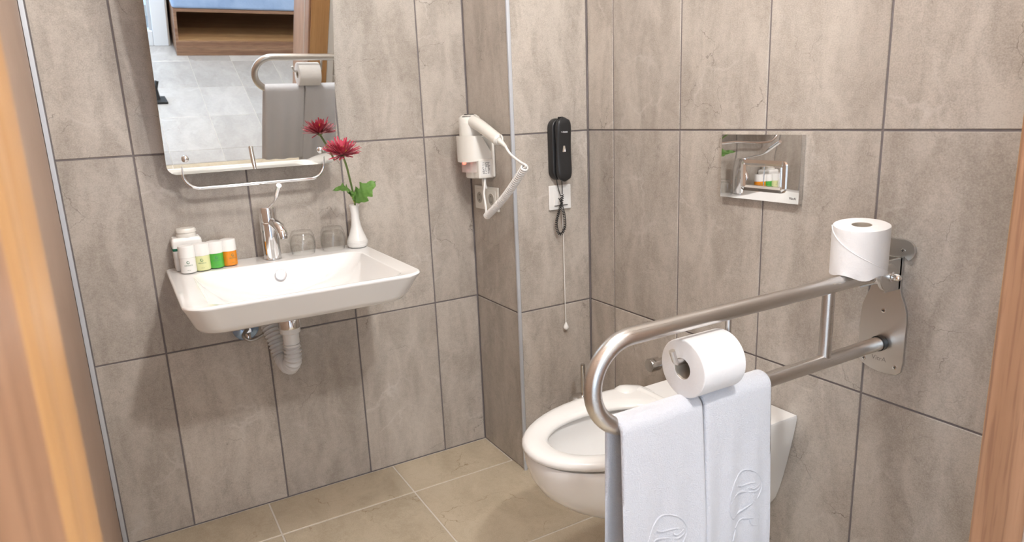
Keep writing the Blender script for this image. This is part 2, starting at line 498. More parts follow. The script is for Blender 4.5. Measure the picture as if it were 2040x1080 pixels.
E0 = .0025   # tiles stand proud of the grout bed by this much
wa = struct('wall_back', G().box(WL - .1, .45, WA + E0, WA + .12, -.1, H + .05), 'grout')
tiled(wa, (0, WA + E0, 0), (1, 0, 0), [XE, -1.0833, -.7813, -.4793, -.1773, -.0015])
wc_ = struct('wall_column', G().box(0 + E0, .45, CD + E0, WA + .05, -.1, H + .05), 'grout')
tiled(wc_, (E0, 0, 0), (0, -1, 0), [.0015, .2985])
tiled(wc_, (0, CD + E0, 0), (1, 0, 0), [.0085, WB - .002])
wb = struct('wall_right', G().box(WB + E0, WB + .15, YD - .25, CD + .1, -.1, H + .05), 'grout')
tiled(wb, (WB + E0, 0, 0), (0, -1, 0), [-CD + .001, .4424, .7444, 1.0464, 1.3484, 1.6504, -YD])
wl = struct('wall_left', G().box(WL - .12, WL, YD - .02, WA + .05, -.1, H + .05), 'panel')
wf = struct('wall_front', G().box(WL - .12, JL - .03, YO, YD, -.1, H + .05).box(JR + .03, WB + .02, YO, YD - E0, -.1, H + .05).box(JL - .03, JR + .03, YO, YD - E0, DH + .03, H + .05), 'plaster')
for j in range(len(ROWS) - 1):
    for a, b2 in ((-.304, -.004), ):
        pass
    tile(wf, 'wall_tile', (WB - .002, YD - E0, ROWS[j]), (-1, 0, 0), (0, 0, 1), .2984, ROWS[j + 1] - ROWS[j], 'tile')
struct('ceiling', G().box(-3.0, 1.7, -4.3, .15, H, H + .1), 'paint')

# aluminium edge strips
g = G(); pr = [(-.0065, .0), (-.0075, -.004), (-.006, -.0075), (-.002, -.0085), (.004, -.0085), (.006, -.004), (.004, .004), (-.003, .004)]
g.loft([[(x + .0035, CD + y + .004, z) for x, y in pr] for z in (0.0, H)])
struct('trim_1', g, 'alu')
struct('trim_2', G().box(XE - .0125, XE - .0005, -.006, .003, 0, H, .001), 'alu')
struct('trim_3', G().box(WB - .0045, WB - .001, CD - .0035, CD + .0015, 0, H), 'grout')

# door lining: jambs with stop moulding, architrave on the room side
def jamb(sx, X, par):
    # sx=+1: faces +x (left jamb), -1: faces -x
    def P(lst): return [(X + sx * a, y) for a, y in lst]
    body = P([(-.045, YD - .001), (-.004, YD - .001), (0, YD - .006), (0, YO - .012), (-.045, YO - .012)])
    g = G().loft([[(x, y, z) for x, y in body] for z in (0, DH)])
    return g
d1 = struct('door_1', jamb(1, JL, None), 'wood')
d1b = obj('jamb', jamb(-1, JR, None), 'wood', d1)
obj('head', G().box(JL - .045, JR + .045, YO - .012, YD - .001, DH, DH + .045), 'wood', d1)
def bar(sx, X, prof): return G().loft([[(X + sx * a, y, z) for a, y in prof] for z in (0, DH)])
edge = [(-.002, YD + .0005), (.0030, YD - .001), (.005, YD - .006), (.005, YD - .062), (.003, YD - .070), (-.002, YD - .072)]
obj('edge_band', bar(1, JL - .004, edge), 'wood_edge', d1)
seal = [(-.001, YD - .078), (.0012, YD - .080), (.0012, YD - .104), (.0026, YD - .108), (.0026, YD - .116), (-.001, YD - .135)]
obj('seal_strip', bar(1, JL, seal), 'wood_edge', d1)
seal2 = [(-.001, YD - .064), (.0016, YD - .066), (.0016, YD - .082), (-.001, YD - .084)]
obj('seal_strip', bar(-1, JR, seal2), 'seal_tan', d1)
obj('architrave', G().box(JR + .012, JR + .108, YD - .004, YD + .004, 0, DH + .08, .002), 'wood_edge', d1)
obj('architrave', G().box(JL - .108, JL - .030, YD + .001, YD + .010, 0, DH + .08, .003), 'wood', d1)
obj('architrave', G().box(JL - .03, JR + .004, YD + .001, YD + .014, DH + .004, DH + .08, .003), 'wood', d1)

# bedroom beyond the door (seen in the mirrors)
fb = struct('floor_bedroom', G().box(-3.0, 1.7, -4.3, -1.94, -.1, -.0015), 'grout_floor')
PXm, PYm = .2865, .40
for i in range(-7, 7):
    for j in range(-1, 5):
        x0 = -.557 + i * PXm; y1 = -2.08 - j * PYm
        y0 = y1 - PYm
        if y1 > -1.94: y1 = -1.94
        tile(fb, 'floor_tile', (x0, y0, -.0015), (1, 0, 0), (0, 1, 0), PXm, y1 - y0, 'marble', gap=.002, proud=.0015)
struct('wall_bedroom_back', G().box(-.645, 1.7, -4.05, -3.93, 0, H).box(-.665, -.645, -3.95, -3.55, 0, H), 'plaster')
struct('wall_bedroom_window', G().box(-3.0, -1.86, -3.64, -3.54, 0, H).box(-1.86, -.645, -3.64, -3.54, 2.15, H), 'plaster')
w2 = struct('added_window', G().box(-2.95, -2.9, -3.50, -3.44, .4, 2.2, .004).box(-2.95, -2.9, -2.26, -2.20, .4, 2.2, .004).box(-2.95, -2.9, -3.44, -2.26, .4, .46, .004).box(-2.95, -2.9, -3.44, -2.26, 2.14, 2.2, .004).box(-2.95, -2.9, -2.88, -2.82, .46, 2.14, .004), 'upvc')  # invented unseen window, put in to let the added cool fill through
obj('glass_pane', G().box(-2.93, -2.925, -3.44, -2.26, .46, 2.14), 'sky_glass', w2)
struct('wall_bedroom_left', G().box(-3.0, -2.9, -3.6, -3.50, 0, H).box(-3.0, -2.9, -2.20, YO, 0, H).box(-3.0, -2.9, -3.50, -2.20, 0, .4).box(-3.0, -2.9, -3.50, -2.20, 2.2, H).box(-3.0, WL - .1, YO, YO + .08, 0, H), 'plaster')
struct('wall_bedroom_right', G().box(1.6, 1.7, -4.0, YO, 0, H).box(WB, 1.7, YO, YO + .08, 0, H), 'plaster')
w1 = struct('window_1', G().box(-1.86, -1.78, -3.60, -3.53, 0.0, 2.15, .006).box(-.755, -.655, -3.60, -3.53, 0.0, 2.15, .006)
            .box(-1.78, -.755, -3.60, -3.53, 0.0, .11, .006).box(-1.78, -.755, -3.60, -3.53, 2.05, 2.15, .006), 'upvc')
obj('glass_pane', G().box(-1.78, -.755, -3.568, -3.562, .11, 2.05), 'sky_glass', w1)
obj('glazing_bead', G().box(-.775, -.755, -3.562, -3.545, .11, 2.05, .003), 'alu', w1)

# ceiling lamps
def downlight(loc, label):
    t = thing('ceiling_lamp', label, 'lamp', (loc[0], loc[1], H - .03), 'round ceiling lamps')
    obj('rim', G().lathe((loc[0], loc[1], H), [(.115, 0), (.125, -.012), (.125, -.03), (.112, -.034), (.108, -.028), (.108, -.01)], 32, cap1=False), 'white_gloss', t)
    obj('diffuser', G().lathe((loc[0], loc[1], H), [(.107, -.005), (.107, -.018), (.08, -.024), (.0005, -.026)], 32), 'lamp', t)
downlight((-.50, -1.20), 'round white ceiling lamp above the bathroom')
downlight((-.50, -2.27), 'round white ceiling lamp just outside the doorway')
downlight((.3, -2.9), 'added unseen round white ceiling lamp above the bench')  # fixture added to go with the bedroom fill lamp

# ------------------------------------------------------------------ wash basin
BZ = .858
bx0, bx1, by0 = -1.048, -.437, -.565
t = thing('wash_basin', 'white rectangular ceramic wash basin hung on the tiled wall', 'basin', (-.7425, 0, .74))
R4 = (.012, .012, .055, .055)
g = G()
yb = -.003
RR = (.012, .012, .06, .06)
rings = [
    rrect(-.80, -.69, -.32, -.20, .05, .752),
    rrect(-.95, -.535, -.42, -.10, .05, .757),
    rrect(bx0 + .065, bx1 - .065, by0 + .105, yb, .04, .764, rs=(.012, .012, .05, .05)),
    rrect(bx0 + .042, bx1 - .042, by0 + .078, yb, .04, .768, rs=(.012, .012, .055, .055)),
    rrect(bx0 + .031, bx1 - .031, by0 + .060, yb, .05, .776, rs=RR),
    rrect(bx0 + .024, bx1 - .024, by0 + .047, yb, .05, .790, rs=RR),
    rrect(bx0 + .006, bx1 - .006, by0 + .012, yb, .05, .838, rs=RR),
    rrect(bx0 + .001, bx1 - .001, by0 + .002, yb, .05, BZ - .010, rs=RR),
    rrect(bx0, bx1, by0, yb, .05, BZ - .005, rs=(.012, .012, .06, .06)),
    rrect(bx0 + .002, bx1 - .002, by0 + .002, yb - .001, .05, BZ - .001, rs=(.012, .012, .06, .06)),
    rrect(bx0 + .007, bx1 - .007, by0 + .007, yb - .004, .05, BZ, rs=(.012, .012, .055, .055)),
    rrect(bx0 + .058, bx1 - .050, by0 + .020, -.118, .05, BZ - .002, rs=(.05, .05, .045, .045)),
    rrect(bx0 + .062, bx1 - .054, by0 + .025, -.122, .05, BZ - .005, rs=(.05, .05, .045, .045)),
    rrect(bx0 + .080, bx1 - .072, by0 + .040, -.132, .06, BZ - .030, rs=(.06, .06, .055, .055)),
    rrect(bx0 + .125, bx1 - .115, by0 + .075, -.145, .08, BZ - .070, rs=(.08, .08, .08, .08)),
    rrect(bx0 + .185, bx1 - .175, by0 + .130, -.165, .09, BZ - .092, rs=(.09, .09, .09, .09)),
    rrect(-.81, -.675, -.33, -.20, .06, BZ - .100),
    rrect(-.765, -.72, -.285, -.24, .022, BZ - .102),
]
g.loft(rings, True, True)
obj('bowl', g, 'ceramic', t, 55)
ov = Vector((-.742, -.141, .817)); nd = Vector((0, -.93, .36)).normalized()
g = G(); g.tube([ov - nd * .006, ov + nd * .004, ov + nd * .007, ov + nd * .0078], [.0175, .0175, .0155, .006], 28)
obj('overflow_cover', g, 'pearl_chrome', t)
obj('drain_plug', G().lathe((-.7425, -.2625, BZ - .103), [(.031, 0), (.032, .004), (.028, .008), (.001, .010)], 28), 'chrome', t)

# drain trap below
t = thing('drain_trap', 'white corrugated plastic drain trap with chrome collar under the basin', 'drain', (-.75, -.2, .52))
dy = -.235; dz_ = .024
obj('ceramic_outlet', G().lathe((-.752, dy, dz_), [(.045, .730), (.045, .695), (.038, .686), (.030, .683)], 28), 'ceramic', t)
obj('chrome_collar', G().lathe((-.752, dy, dz_), [(.031, .690), (.0335, .684), (.0335, .656), (.031, .652)], 28), 'chrome', t)
obj('pipe', G().lathe((-.752, dy, dz_), [(.030, .656), (.030, .638), (.024, .634), (.0235, .598), (.0245, .594)], 24), 'pvc', t)
path = smoothpath([(x, y, z + dz_) for x, y, z in ((-.752, dy, .602), (-.752, dy, .570), (-.754, dy + .008, .542), (-.759, dy + .040, .522), (-.765, dy + .080, .532), (-.772, dy + .105, .567), (-.779, dy + .130, .607), (-.786, dy + .165, .645), (-.79, dy + .205, .662), (-.792, -.004, .666))], 10)
rr = []
Ltot = 0
for i, p in enumerate(path):
    if i: Ltot += (path[i] - path[i - 1]).length
# resample finely so that the corrugation is regular
dense = []; NN = 240
cum = [0]
for i in range(1, len(path)): cum.append(cum[-1] + (path[i] - path[i - 1]).length)
for k in range(NN + 1):
    d = cum[-1] * k / NN; i = 0
    while i < len(path) - 2 and cum[i + 1] < d: i += 1
    dense.append(path[i].lerp(path[i + 1], (d - cum[i]) / max(cum[i + 1] - cum[i], 1e-9)))
g = G(); g.tube(dense, [.0235 + .0032 * math.cos(2 * PI * k / 8) + (.003 if k > 60 else 0) for k in range(NN + 1)], 18)
obj('corrugated_hose', g, 'hose_grey', t, 60)
obj('wall_flange', G().lathe((-.792, -.003, .690), [(.038, 0), (.038, -.003), (.031, -.010), (.026, -.014)], 28, 'y'), 'chrome', t)

t = thing('water_valve', 'chrome angle valve with braided hose on the tiles under the basin', 'valve', (-.842, 0, .64))
c = Vector((-.846, -.003, .634))
obj('rosette', G().lathe(c, [(.041, 0), (.041, -.003), (.033, -.010), (.014, -.016)], 32, 'y'), 'blue_film', t)
obj('body', G().cyl(c + Vector((0, -.012, 0)), c + Vector((0, -.045, 0)), .011).cyl(c + Vector((0, -.035, -.03)), c + Vector((0, -.035, .012)), .009), 'chrome', t)
obj('braided_hose', G().tube(smoothpath([c + Vector((.0, -.048, .008)), c + Vector((-.018, -.07, -.006)), c + Vector((.0, -.08, -.022)), c + Vector((.04, -.075, -.012)), c + Vector((.08, -.07, .02)), c + Vector((.10, -.07, .07)), c + Vector((.10, -.07, .13))], 8), .0055, 10), 'steel_hose', t)


# faucet
t = thing('faucet', 'chrome single lever basin tap with a long lever', 'tap', (-.745, -.066, BZ))
fx, fy = -.745, -.066
obj('body', G().lathe((fx, fy, BZ), [(.0268, 0), (.0268, .003), (.0262, .004), (.0262, .112), (.0252, .114)], 36), 'chrome', t)
obj('cap', G().lathe((fx, fy, BZ), [(.0252, .1135), (.0262, .115), (.0262, .158), (.0245, .162), (.001, .163)], 36), 'chrome', t)
sd_ = Vector((.42, -.907, 0))
sp = smoothpath([Vector((fx, fy, BZ)) + sd_ * a + Vector((0, 0, h)) for a, h in ((.008, .120), (.032, .111), (.050, .101), (.061, .086), (.064, .073))], 6)
obj('spout', G().tube(sp, .0155, 24), 'chrome', t)
obj('aerator', G().lathe((fx + .0270, fy - .0583, BZ + .070), [(.0125, .004), (.0125, -.002), (.010, -.002), (.009, .001), (.001, .001)], 24), 'chrome_dark', t)
lv = smoothpath([(fx, fy - .015, BZ + .160), (fx, fy - .06, BZ + .172), (fx, fy - .125, BZ + .190), (fx + .001, fy - .155, BZ + .205), (fx + .001, fy - .185, BZ + .225), (fx + .002, fy - .212, BZ + .243)], 6)
n_ = len(lv)
obj('lever', G().tube(lv, [.0035 if k < n_ * .45 else .0035 + .0035 * min(1, (k - n_ * .45) / 6) for k in range(n_)], 14), 'chrome', t)

# ------------------------------------------------------------------ tilting mirror
TH = math.radians(14.8)
mu = Vector((1, 0, 0)); mv = Vector((0, -math.sin(TH), math.cos(TH))); mn = Vector((0, -math.cos(TH), -math.sin(TH)))
def MP(u, v, w=0): return Vector((0, -.10, 1.18)) + mu * u + mv * v + mn * w
t = thing('tilting_mirror', 'large tilted rectangular wall mirror with rounded corners above the basin', 'mirror', (-.762, 0, 1.13))
MV0, MV1 = -.042, .66
mx0, mx1 = -1.008, -.520
ring = [(a, b2) for a, b2, _ in rrect(mx0, mx1, MV0, MV1, .028, 0, 8)]
g = G().loft([[MP(a, b2, -.005) for a, b2 in ring], [MP(a, b2, -.001) for a, b2 in ring]])
obj('backing', g, 'mirror_back', t)
ring2 = [(a, b2) for a, b2, _ in rrect(mx0 + .0015, mx1 - .0015, MV0 + .0015, MV1 - .0015, .027, 0, 8)]
g = G().loft([[MP(a, b2, -.001) for a, b2 in ring], [MP(a, b2, 0) for a, b2 in ring]])
obj('glass', g, 'mirror', t, 5, wn=False)
for a in (-.957, -.571):
    for b2 in (.003, MV1 - .05):
        g = G(); g.tube([MP(a, b2, -.004), MP(a, b2, .004), MP(a, b2, .008), MP(a, b2, .0095)], [.010, .010, .007, .002], 20)
        obj('boss', g, 'chrome', t)
hx0, hx1, hz = -.968, -.560, 1.096
yh = -.082
def arc(cx, cz, r, a0, a1, n, y): return [(cx + r * math.cos(a0 + (a1 - a0) * k / n), y, cz + r * math.sin(a0 + (a1 - a0) * k / n)) for k in range(n + 1)]
rt = .045
path = [(hx0, yh, 1.62), (hx0, yh, 1.3)] + arc(hx0 + rt, hz + rt, rt, PI, 1.5 * PI, 10, yh) + arc(hx1 - rt, hz + rt, rt, 1.5 * PI, 2 * PI, 10, yh) + [(hx1, yh, 1.3), (hx1, yh, 1.62)]
path = [(x, y - (z - 1.13) * math.tan(TH) * .88 if z > 1.13 else y, z) for x, y, z in path]
obj('tube_frame', G().tube(path, .0058, 14), 'chrome', t)
for a in (hx0, hx1):
    obj('wall_bracket', G().cyl((a, -.001, 1.25), (a, -.115, 1.25), .009).lathe((a, 0, 1.25), [(.022, 0), (.022, -.005), (.012, -.008)], 20, 'y'), 'chrome', t)

# ------------------------------------------------------------------ things on the basin
def bottle(x, y, label, liq, rot, white=False):
    t = thing('toiletry_bottle', label, 'bottle', (x, y, BZ), 'small toiletry bottles on the basin edge')
    r = .0220
    obj('body', G().lathe((x, y, BZ), [(r - .003, .0005), (r - .0006, .002), (r, .005), (r, .044), (r - .001, .0455)], 30), liq, t)
    obj('cap', G().lathe((x, y, BZ), [(r - .0012, .0445), (r + .0005, .0455), (r + .0003, .0765), (r - .001, .0795), (r - .004, .0803), (.001, .0803)], 30), 'white_gloss', t)
    # round print and lettering, wrapped on the front
    a0 = rot; ink = 'green_ink'
    def W(a, h, e=.0003): return Vector((x + (r + e) * math.sin(a), y - (r + e) * math.cos(a), BZ + h))
    g = G(); n = 20
    for k in range(n):
        p = []
        for q in (k, k + 1):
            for rad in (.0028, .0044 if 3 < q < 17 else .0036):
                an = 2 * PI * q / n + .6
                p.append(W(a0 + rad * math.cos(an) / r, .033 + rad * math.sin(an)))
        g.add(p, [(0, 1, 3, 2)])
    obj('emblem', g, ink, t)
    # letters as mesh wrapped round the bottle
    for s_, hh, sz in (('INESSENCE', .0225, .0046), ('bath gel', .009, .0030)):
        cu = bpy.data.curves.new('tmp_text', 'FONT'); cu.body = s_; cu.size = sz; cu.align_x = 'CENTER'; cu.resolution_u = 1
        to = bpy.data.objects.new('tmp_text', cu); COL.objects.link(to); bpy.context.view_layer.update()
        dg = bpy.context.evaluated_depsgraph_get(); me0 = to.evaluated_get(dg).to_mesh()
        g = G(); g.add([W(a0 + v.co.x / r, hh + v.co.y, .0003) for v in me0.vertices], [tuple(p.vertices) for p in me0.polygons])
        to.evaluated_get(dg).to_mesh_clear(); bpy.data.objects.remove(to); bpy.data.curves.remove(cu)
        if g.f: obj('lettering', g, ink, t)
    return t
bottle(-.991, -.105, 'small white lotion bottle with white cap, leftmost of the four bottles', 'liq_white', -.05)
bottle(-.951, -.095, 'small pale yellow bottle with white cap between the white and green bottles', 'liq_yellow', -.15)
bottle(-.9125, -.085, 'small green gel bottle with white cap on the basin edge', 'liq_green', .0)
bottle(-.873, -.076, 'small orange gel bottle with white cap on the basin edge', 'liq_orange', .35)

t = thing('dispenser_box', 'square white plastic container with green band and ribbed cap behind the bottles', 'container', (-.985, -.045, BZ))
bx, by = -.983, -.040
g = G(); g.loft([[(x, y, BZ + z) for x, y, _ in rrect(bx - w, bx + w, by - d, by + d, .006, 0, 4)] for w, d, z in ((.037, .026, .0005), (.039, .028, .004), (.041, .030, .085), (.040, .029, .092), (.036, .025, .097))])
obj('body', g, 'white_gloss', t)
g = G(); g.loft([[(x, y, BZ + z) for x, y, _ in rrect(bx - w, bx + w, by - w + .011, by + w - .011, .006, 0, 4)] for w, z in ((.0412, .060), (.0414, .068))], False, False)
obj('green_band', g, 'green_band', t)
prof = []
cg = G(); rings = []
for r, z in ((.026, .096), (.027, .098), (.027, .106), (.0255, .107), (.0255, .109), (.028, .110), (.028, .118), (.025, .122), (.001, .123)):
    rings.append([(bx + .003 + (r + (.0007 if k % 2 and .097 < z < .119 else 0)) * math.cos(2 * PI * k / 48), by + (r + (.0007 if k % 2 and .097 < z < .119 else 0)) * math.sin(2 * PI * k / 48), BZ + z) for k in range(48)])
cg.loft(rings); obj('cap', cg, 'white_plastic', t)

def tumbler(x, y, label):
    outer = [(.0345, .001), (.0365, .004), (.0400, .022), (.0405, .040), (.0370, .060), (.0320, .072), (.0290, .0755)]
    inner = [(.0280, .062), (.0335, .055), (.0380, .038), (.0378, .022), (.0348, .004), (.0335, .001)]
    g = G(); g.lathe((x, y, BZ), [(.0005, .0755)] + outer[::-1] + inner[::-1] + [(.0005, .0625)], 40)
    o = obj('glass_tumbler', g, 'glass', None, 50, origin=(x, y, BZ))
    tag(o, label, 'glass', 'upturned tumblers on the basin edge')
tumbler(-.648, -.062, 'clear glass tumbler upside down beside the tap')
tumbler(-.548, -.056, 'clear glass tumbler upside down beside the white vase')

vx, vy = -.470, -.068
t = thing('bud_vase', 'slim white porcelain bud vase on the basin corner', 'vase', (vx, vy, BZ))
prof = [(.027, .0005), (.031, .003), (.0345, .012), (.0335, .022), (.029, .034), (.0225, .050), (.0165, .070), (.0140, .090), (.0138, .110), (.0155, .130), (.0180, .140), (.0165, .1405), (.0135, .130), (.0118, .110), (.0118, .05), (.001, .045)]
obj('body', G().lathe((vx, vy, BZ), prof, 36), 'porcelain', t, 60)
for k, (zz, rr_) in enumerate(((.0155, .0345), (.0195, .0342), (.0235, .0331))):
    obj('ring', G().tube([(vx + rr_ * math.cos(a), vy + rr_ * math.sin(a), BZ + zz) for a in [2 * PI * q / 36 for q in range(36)]], .0009, 6, False, True), 'porcelain', t)

t = thing('chrysanthemum', 'crimson chrysanthemum with green leaves standing in the white vase', 'flower', (vx, vy, BZ + .03))
FH = Vector((-.538, -.222, 1.168))
stem = smoothpath([(vx + .004, vy + .004, BZ + .05), (vx + .001, vy - .006, BZ + .12), (vx - .006, vy - .028, BZ + .165), (vx - .022, vy - .060, BZ + .215), (vx - .045, vy - .110, BZ + .27), FH], 8)
obj('stem', G().tube(stem, .0033, 10), 'stem', t)
rng = random.Random(3)
g = G(); axis = (Vector((-.05, -.30, .95))).normalized()
e1 = axis.orthogonal().normalized(); e2 = axis.cross(e1)
for layer, (cnt, ln, el0) in enumerate(((34, .052, 6), (34, .053, 22), (30, .050, 40), (22, .042, 58), (12, .032, 74))):
    for k in range(cnt):
        az = 2 * PI * (k + rng.random() * .8) / cnt; L = ln * rng.uniform(.78, 1.1); el = math.radians(el0 + rng.uniform(-9, 9))
        d = (e1 * math.cos(az) + e2 * math.sin(az)); side = axis.cross(d).normalized()
        w = rng.uniform(.0030, .0044); curl = rng.uniform(-.004, .012)
        pts = []
        for s_ in (0, .3, .7, 1.0):
            p = FH + d * (math.cos(el) * L * s_ + .003) + axis * (math.sin(el) * L * s_ + curl * s_ * s_ + .002)
            ww = w * (0.50, .95, 1.0, .45)[int(s_ * 3.2)]
            pts += [p - side * ww + axis * .0007, p - axis * .0006, p + side * ww + axis * .0007]
        fs = []
        for i in range(3):
            a = i * 3
            fs += [(a, a + 1, a + 4, a + 3), (a + 1, a + 2, a + 5, a + 4)]
        # closed underside for thickness
        g.add(pts, fs)
o = obj('bloom', g, 'petal', t, 80); o['kind'] = 'stuff'
g = G()
for k in range(26):
    az = rng.uniform(0, 2 * PI); el = math.radians(rng.uniform(50, 88)); L = rng.uniform(.018, .034)
    d = (e1 * math.cos(az) + e2 * math.sin(az)) * math.cos(el) + axis * math.sin(el)
    g.tube([FH + d * .004, FH + d * L], [.0012, .0016], 5)
o = obj('florets', g, 'pollen', t); o['kind'] = 'stuff'
obj('calyx', G().tube([FH - axis * .006, FH - axis * .001, FH + axis * .005], [.004, .010, .011], 14), 'stem', t)

def leafmesh(base, tip, nrm, width, fold, lobes):
    base, tip = Vector(base), Vector(tip); ax = tip - base; L = ax.length; ax.normalize()
    nrm = Vector(nrm); nrm = (nrm - ax * nrm.dot(ax)).normalized(); sd = ax.cross(nrm)
    top = []; n = 26; g = G()
    for i in range(n + 1):
        s_ = i / n
        env = math.sin(PI * min(1, s_ * 1.02) ** .75) ** .8 if s_ < 1 else 0
        lob = (.55 + .45 * abs(math.cos(PI * lobes * s_))) * (1 + .10 * math.cos(PI * lobes * 3.2 * s_))
        w = max(width * env * lob, .0006)
        c = base + ax * L * s_ + nrm * (math.sin(s_ * PI) * .014 * fold)
        row = []
        for q in (-1, -.55, 0, .55, 1):
            fwd = ax * (abs(q) * w * .45)
            row.append(c + sd * w * q + fwd + nrm * (abs(q) * w * .30 * fold + .0025 * math.sin(s_ * 30 + q * 4)))
        top.append(row)
    vs = [p for r in top for p in r] + [p - nrm * .0007 for r in top for p in r]; m = 5; o = (n + 1) * m; fs = []
    for i in range(n):
        for j in range(m - 1):
            a = i * m + j; fs += [(a, a + 1, a + m + 1, a + m), (o + a + m, o + a + m + 1, o + a + 1, o + a)]
        fs += [(i * m, i * m + m, o + i * m + m, o + i * m), (i * m + m - 1, o + i * m + m - 1, o + i * m + 2 * m - 1, i * m + 2 * m - 1)]
    g.add(vs, fs); return g
nb = Vector((vx - .012, vy - .045, BZ + .185))
obj('leaf', leafmesh((vx - .004, vy - .03, BZ + .150), (vx + .052, vy - .085, BZ + .218), (-.25, -.9, .35), .032, 1.0, 3.5), 'leaf', t, 70)
obj('leaf', leafmesh((vx - .018, vy - .050, BZ + .178), (vx - .098, vy - .120, BZ + .206), (.1, -.75, .65), .019, 1.1, 3.5), 'leaf', t, 70)
obj('leaf', leafmesh((vx - .010, vy - .040, BZ + .160), (vx - .040, vy - .070, BZ + .192), (.1, -.9, .4), .016, .8, 2.5), 'leaf', t, 70)
obj('leaf_stalk', G().tube(smoothpath([(vx - .002, vy - .016, BZ + .146), (vx - .012, vy - .036, BZ + .160), (vx - .022, vy - .052, BZ + .180)], 5), .0018, 8), 'stem_pale', t)

# ------------------------------------------------------------------ hair dryer on the column side
hx, hy = -.056, -.118
t = thing('hair_dryer_holder', 'ivory plastic wall holder for the hair dryer with clear socket front', 'holder', (0, hy, 1.05))
def plan(sc, y0, y1, d, z, n=10):
    pts = [(-.0015, y1), (-.0015, y0)]
    for k in range(n + 1):
        a = -PI / 2 - PI * k / n
        pts.append((-(d - .04) + .04 * math.cos(a) * 1.0 if True else 0, (y0 + y1) / 2 + (y1 - y0) / 2 * math.sin(a)))
    return [(x, y, z) for x, y in pts]
obj('back_plate', G().box(-.012, -.002, -.192, -.050, 1.056, 1.195, .004), 'white_plastic', t)
# sleeve whose upper edge slopes back to the wall
prof = plan(1, -.180, -.058, .100, 0)
low = [(x, y, 1.118 - .012 * (-x / .1)) for x, y, z in prof]
def ztop(x): return 1.198 if x < -.045 else 1.198 - .075 * (x + .045) / .045
hi = [(x, y, ztop(x)) for x, y, z in prof]
# densify the straight sides
def dens(pr):
    out = []
    for i in range(len(pr)):
        a = Vector(pr[i]); b2 = Vector(pr[(i + 1) % len(pr)]); k = 6 if (a - b2).length > .03 else 1
        for q in range(k): out.append(a.lerp(b2, q / k))
    return out
pd = dens([(x, y, 0) for x, y, z in prof])
lowr = [(p.x, p.y, 1.120 - .010 * (-p.x / .1)) for p in pd]; hir = [(p.x, p.y, ztop(p.x)) for p in pd]
hin = [(-.052 + (p.x + .052) * .88, -.119 + (p.y + .119) * .90, ztop(p.x)) for p in pd]
hil = [(-.052 + (p.x + .052) * .88, -.119 + (p.y + .119) * .90, ztop(p.x) - .03) for p in pd]
obj('sleeve', G().loft([lowr, hir, hin, hil]), 'white_plastic', t, 35)
obj('side_box', G().box(-.064, -.004, -.186, -.120, 1.054, 1.119, .005), 'white_plastic', t)
pl2 = [(p.x * .88, -.119 + (p.y + .119) * .86, 0) for p in pd]
obj('clear_socket', G().loft([[(x, y, 1.075) for x, y, z in pl2], [(x, y, 1.117) for x, y, z in pl2]]), 'clear', t)
pl3 = [(p.x * .70, -.116 + (p.y + .119) * .80, 0) for p in pd]
obj('foot', G().loft([[(x * .96, y, 1.053) for x, y, z in pl3], [(x, y, 1.058) for x, y, z in pl3], [(x, y, 1.080) for x, y, z in pl3]]), 'white_plastic', t, 35)
obj('red_light', G().lathe((-.074, -.098, 1.104), [(.001, -.005), (.005, -.004), (.0065, 0), (.005, .004), (.001, .005)], 12), 'red_led', t)
obj('sticker', G().box(-.058, -.018, -.1866, -.186, 1.064, 1.112), 'white_gloss', t)
g = G(); rng = random.Random(5)
for k in range(11):
    z = 1.108 - k * .0036
    for q in range(3):
        x = -.050 + q * .010 + rng.uniform(-.001, .001)
        if rng.random() < .8: g.box(x, x + rng.uniform(.003, .008), -.1872, -.1867, z - .0017, z)
obj('barcode_print', g, 'grey_ink', t)
text('brand_print', 'o-a', .012, 'grey_ink', t, (-.0957, -.112, 1.150), (0, -1, 0), (0, 0, 1))
for yy in (-.150, -.165):
    obj('mains_lead', G().tube(smoothpath([(-.030, yy, 1.058), (-.032, yy, 1.035), (-.026, yy + .004, 1.018)], 5), .0042, 10), 'white_gloss', t)

t = thing('hair_dryer', 'ivory hair dryer hanging in its wall holder with a coiled white cord', 'hair dryer', (hx, hy, 1.15))
obj('barrel', G().lathe((hx, hy, 0), [(.030, 1.17), (.0365, 1.19), (.0375, 1.238), (.0380, 1.239), (.0380, 1.2405), (.0375, 1.242), (.0372, 1.252), (.0350, 1.2590), (.0250, 1.2670), (.012, 1.2695), (.001, 1.270)], 36), 'white_plastic', t, 50)
g = G()
for rr_, zz_, dz_ in ((.0312, 1.2622, .0022), (.0235, 1.2674, .0016)):
    for k in range(-8, 9):
        a = math.radians(243 + k * 5.5)
        c_ = Vector((hx + rr_ * math.cos(a), hy + rr_ * math.sin(a), zz_)); o_ = Vector((math.cos(a), math.sin(a), -.8)) * .0026; w_ = Vector((-math.sin(a), math.cos(a), 0)) * .0008; u_ = Vector((0, 0, .0007))
        g.add([c_ - o_ - w_ - u_, c_ - o_ + w_ - u_, c_ + o_ + w_ - u_, c_ + o_ - w_ - u_, c_ - o_ - w_ + u_, c_ - o_ + w_ + u_, c_ + o_ + w_ + u_, c_ + o_ - w_ + u_], [(0, 1, 2, 3), (4, 5, 6, 7), (0, 1, 5, 4), (1, 2, 6, 5), (2, 3, 7, 6), (3, 0, 4, 7)])
obj('vent_grille', g, 'grille', t)
hp = smoothpath([(hx, hy - .015, 1.246), (hx, hy - .06, 1.236), (hx, hy - .12, 1.215), (hx, hy - .18, 1.192), (hx, hy - .205, 1.183)], 6)
n_ = len(hp)
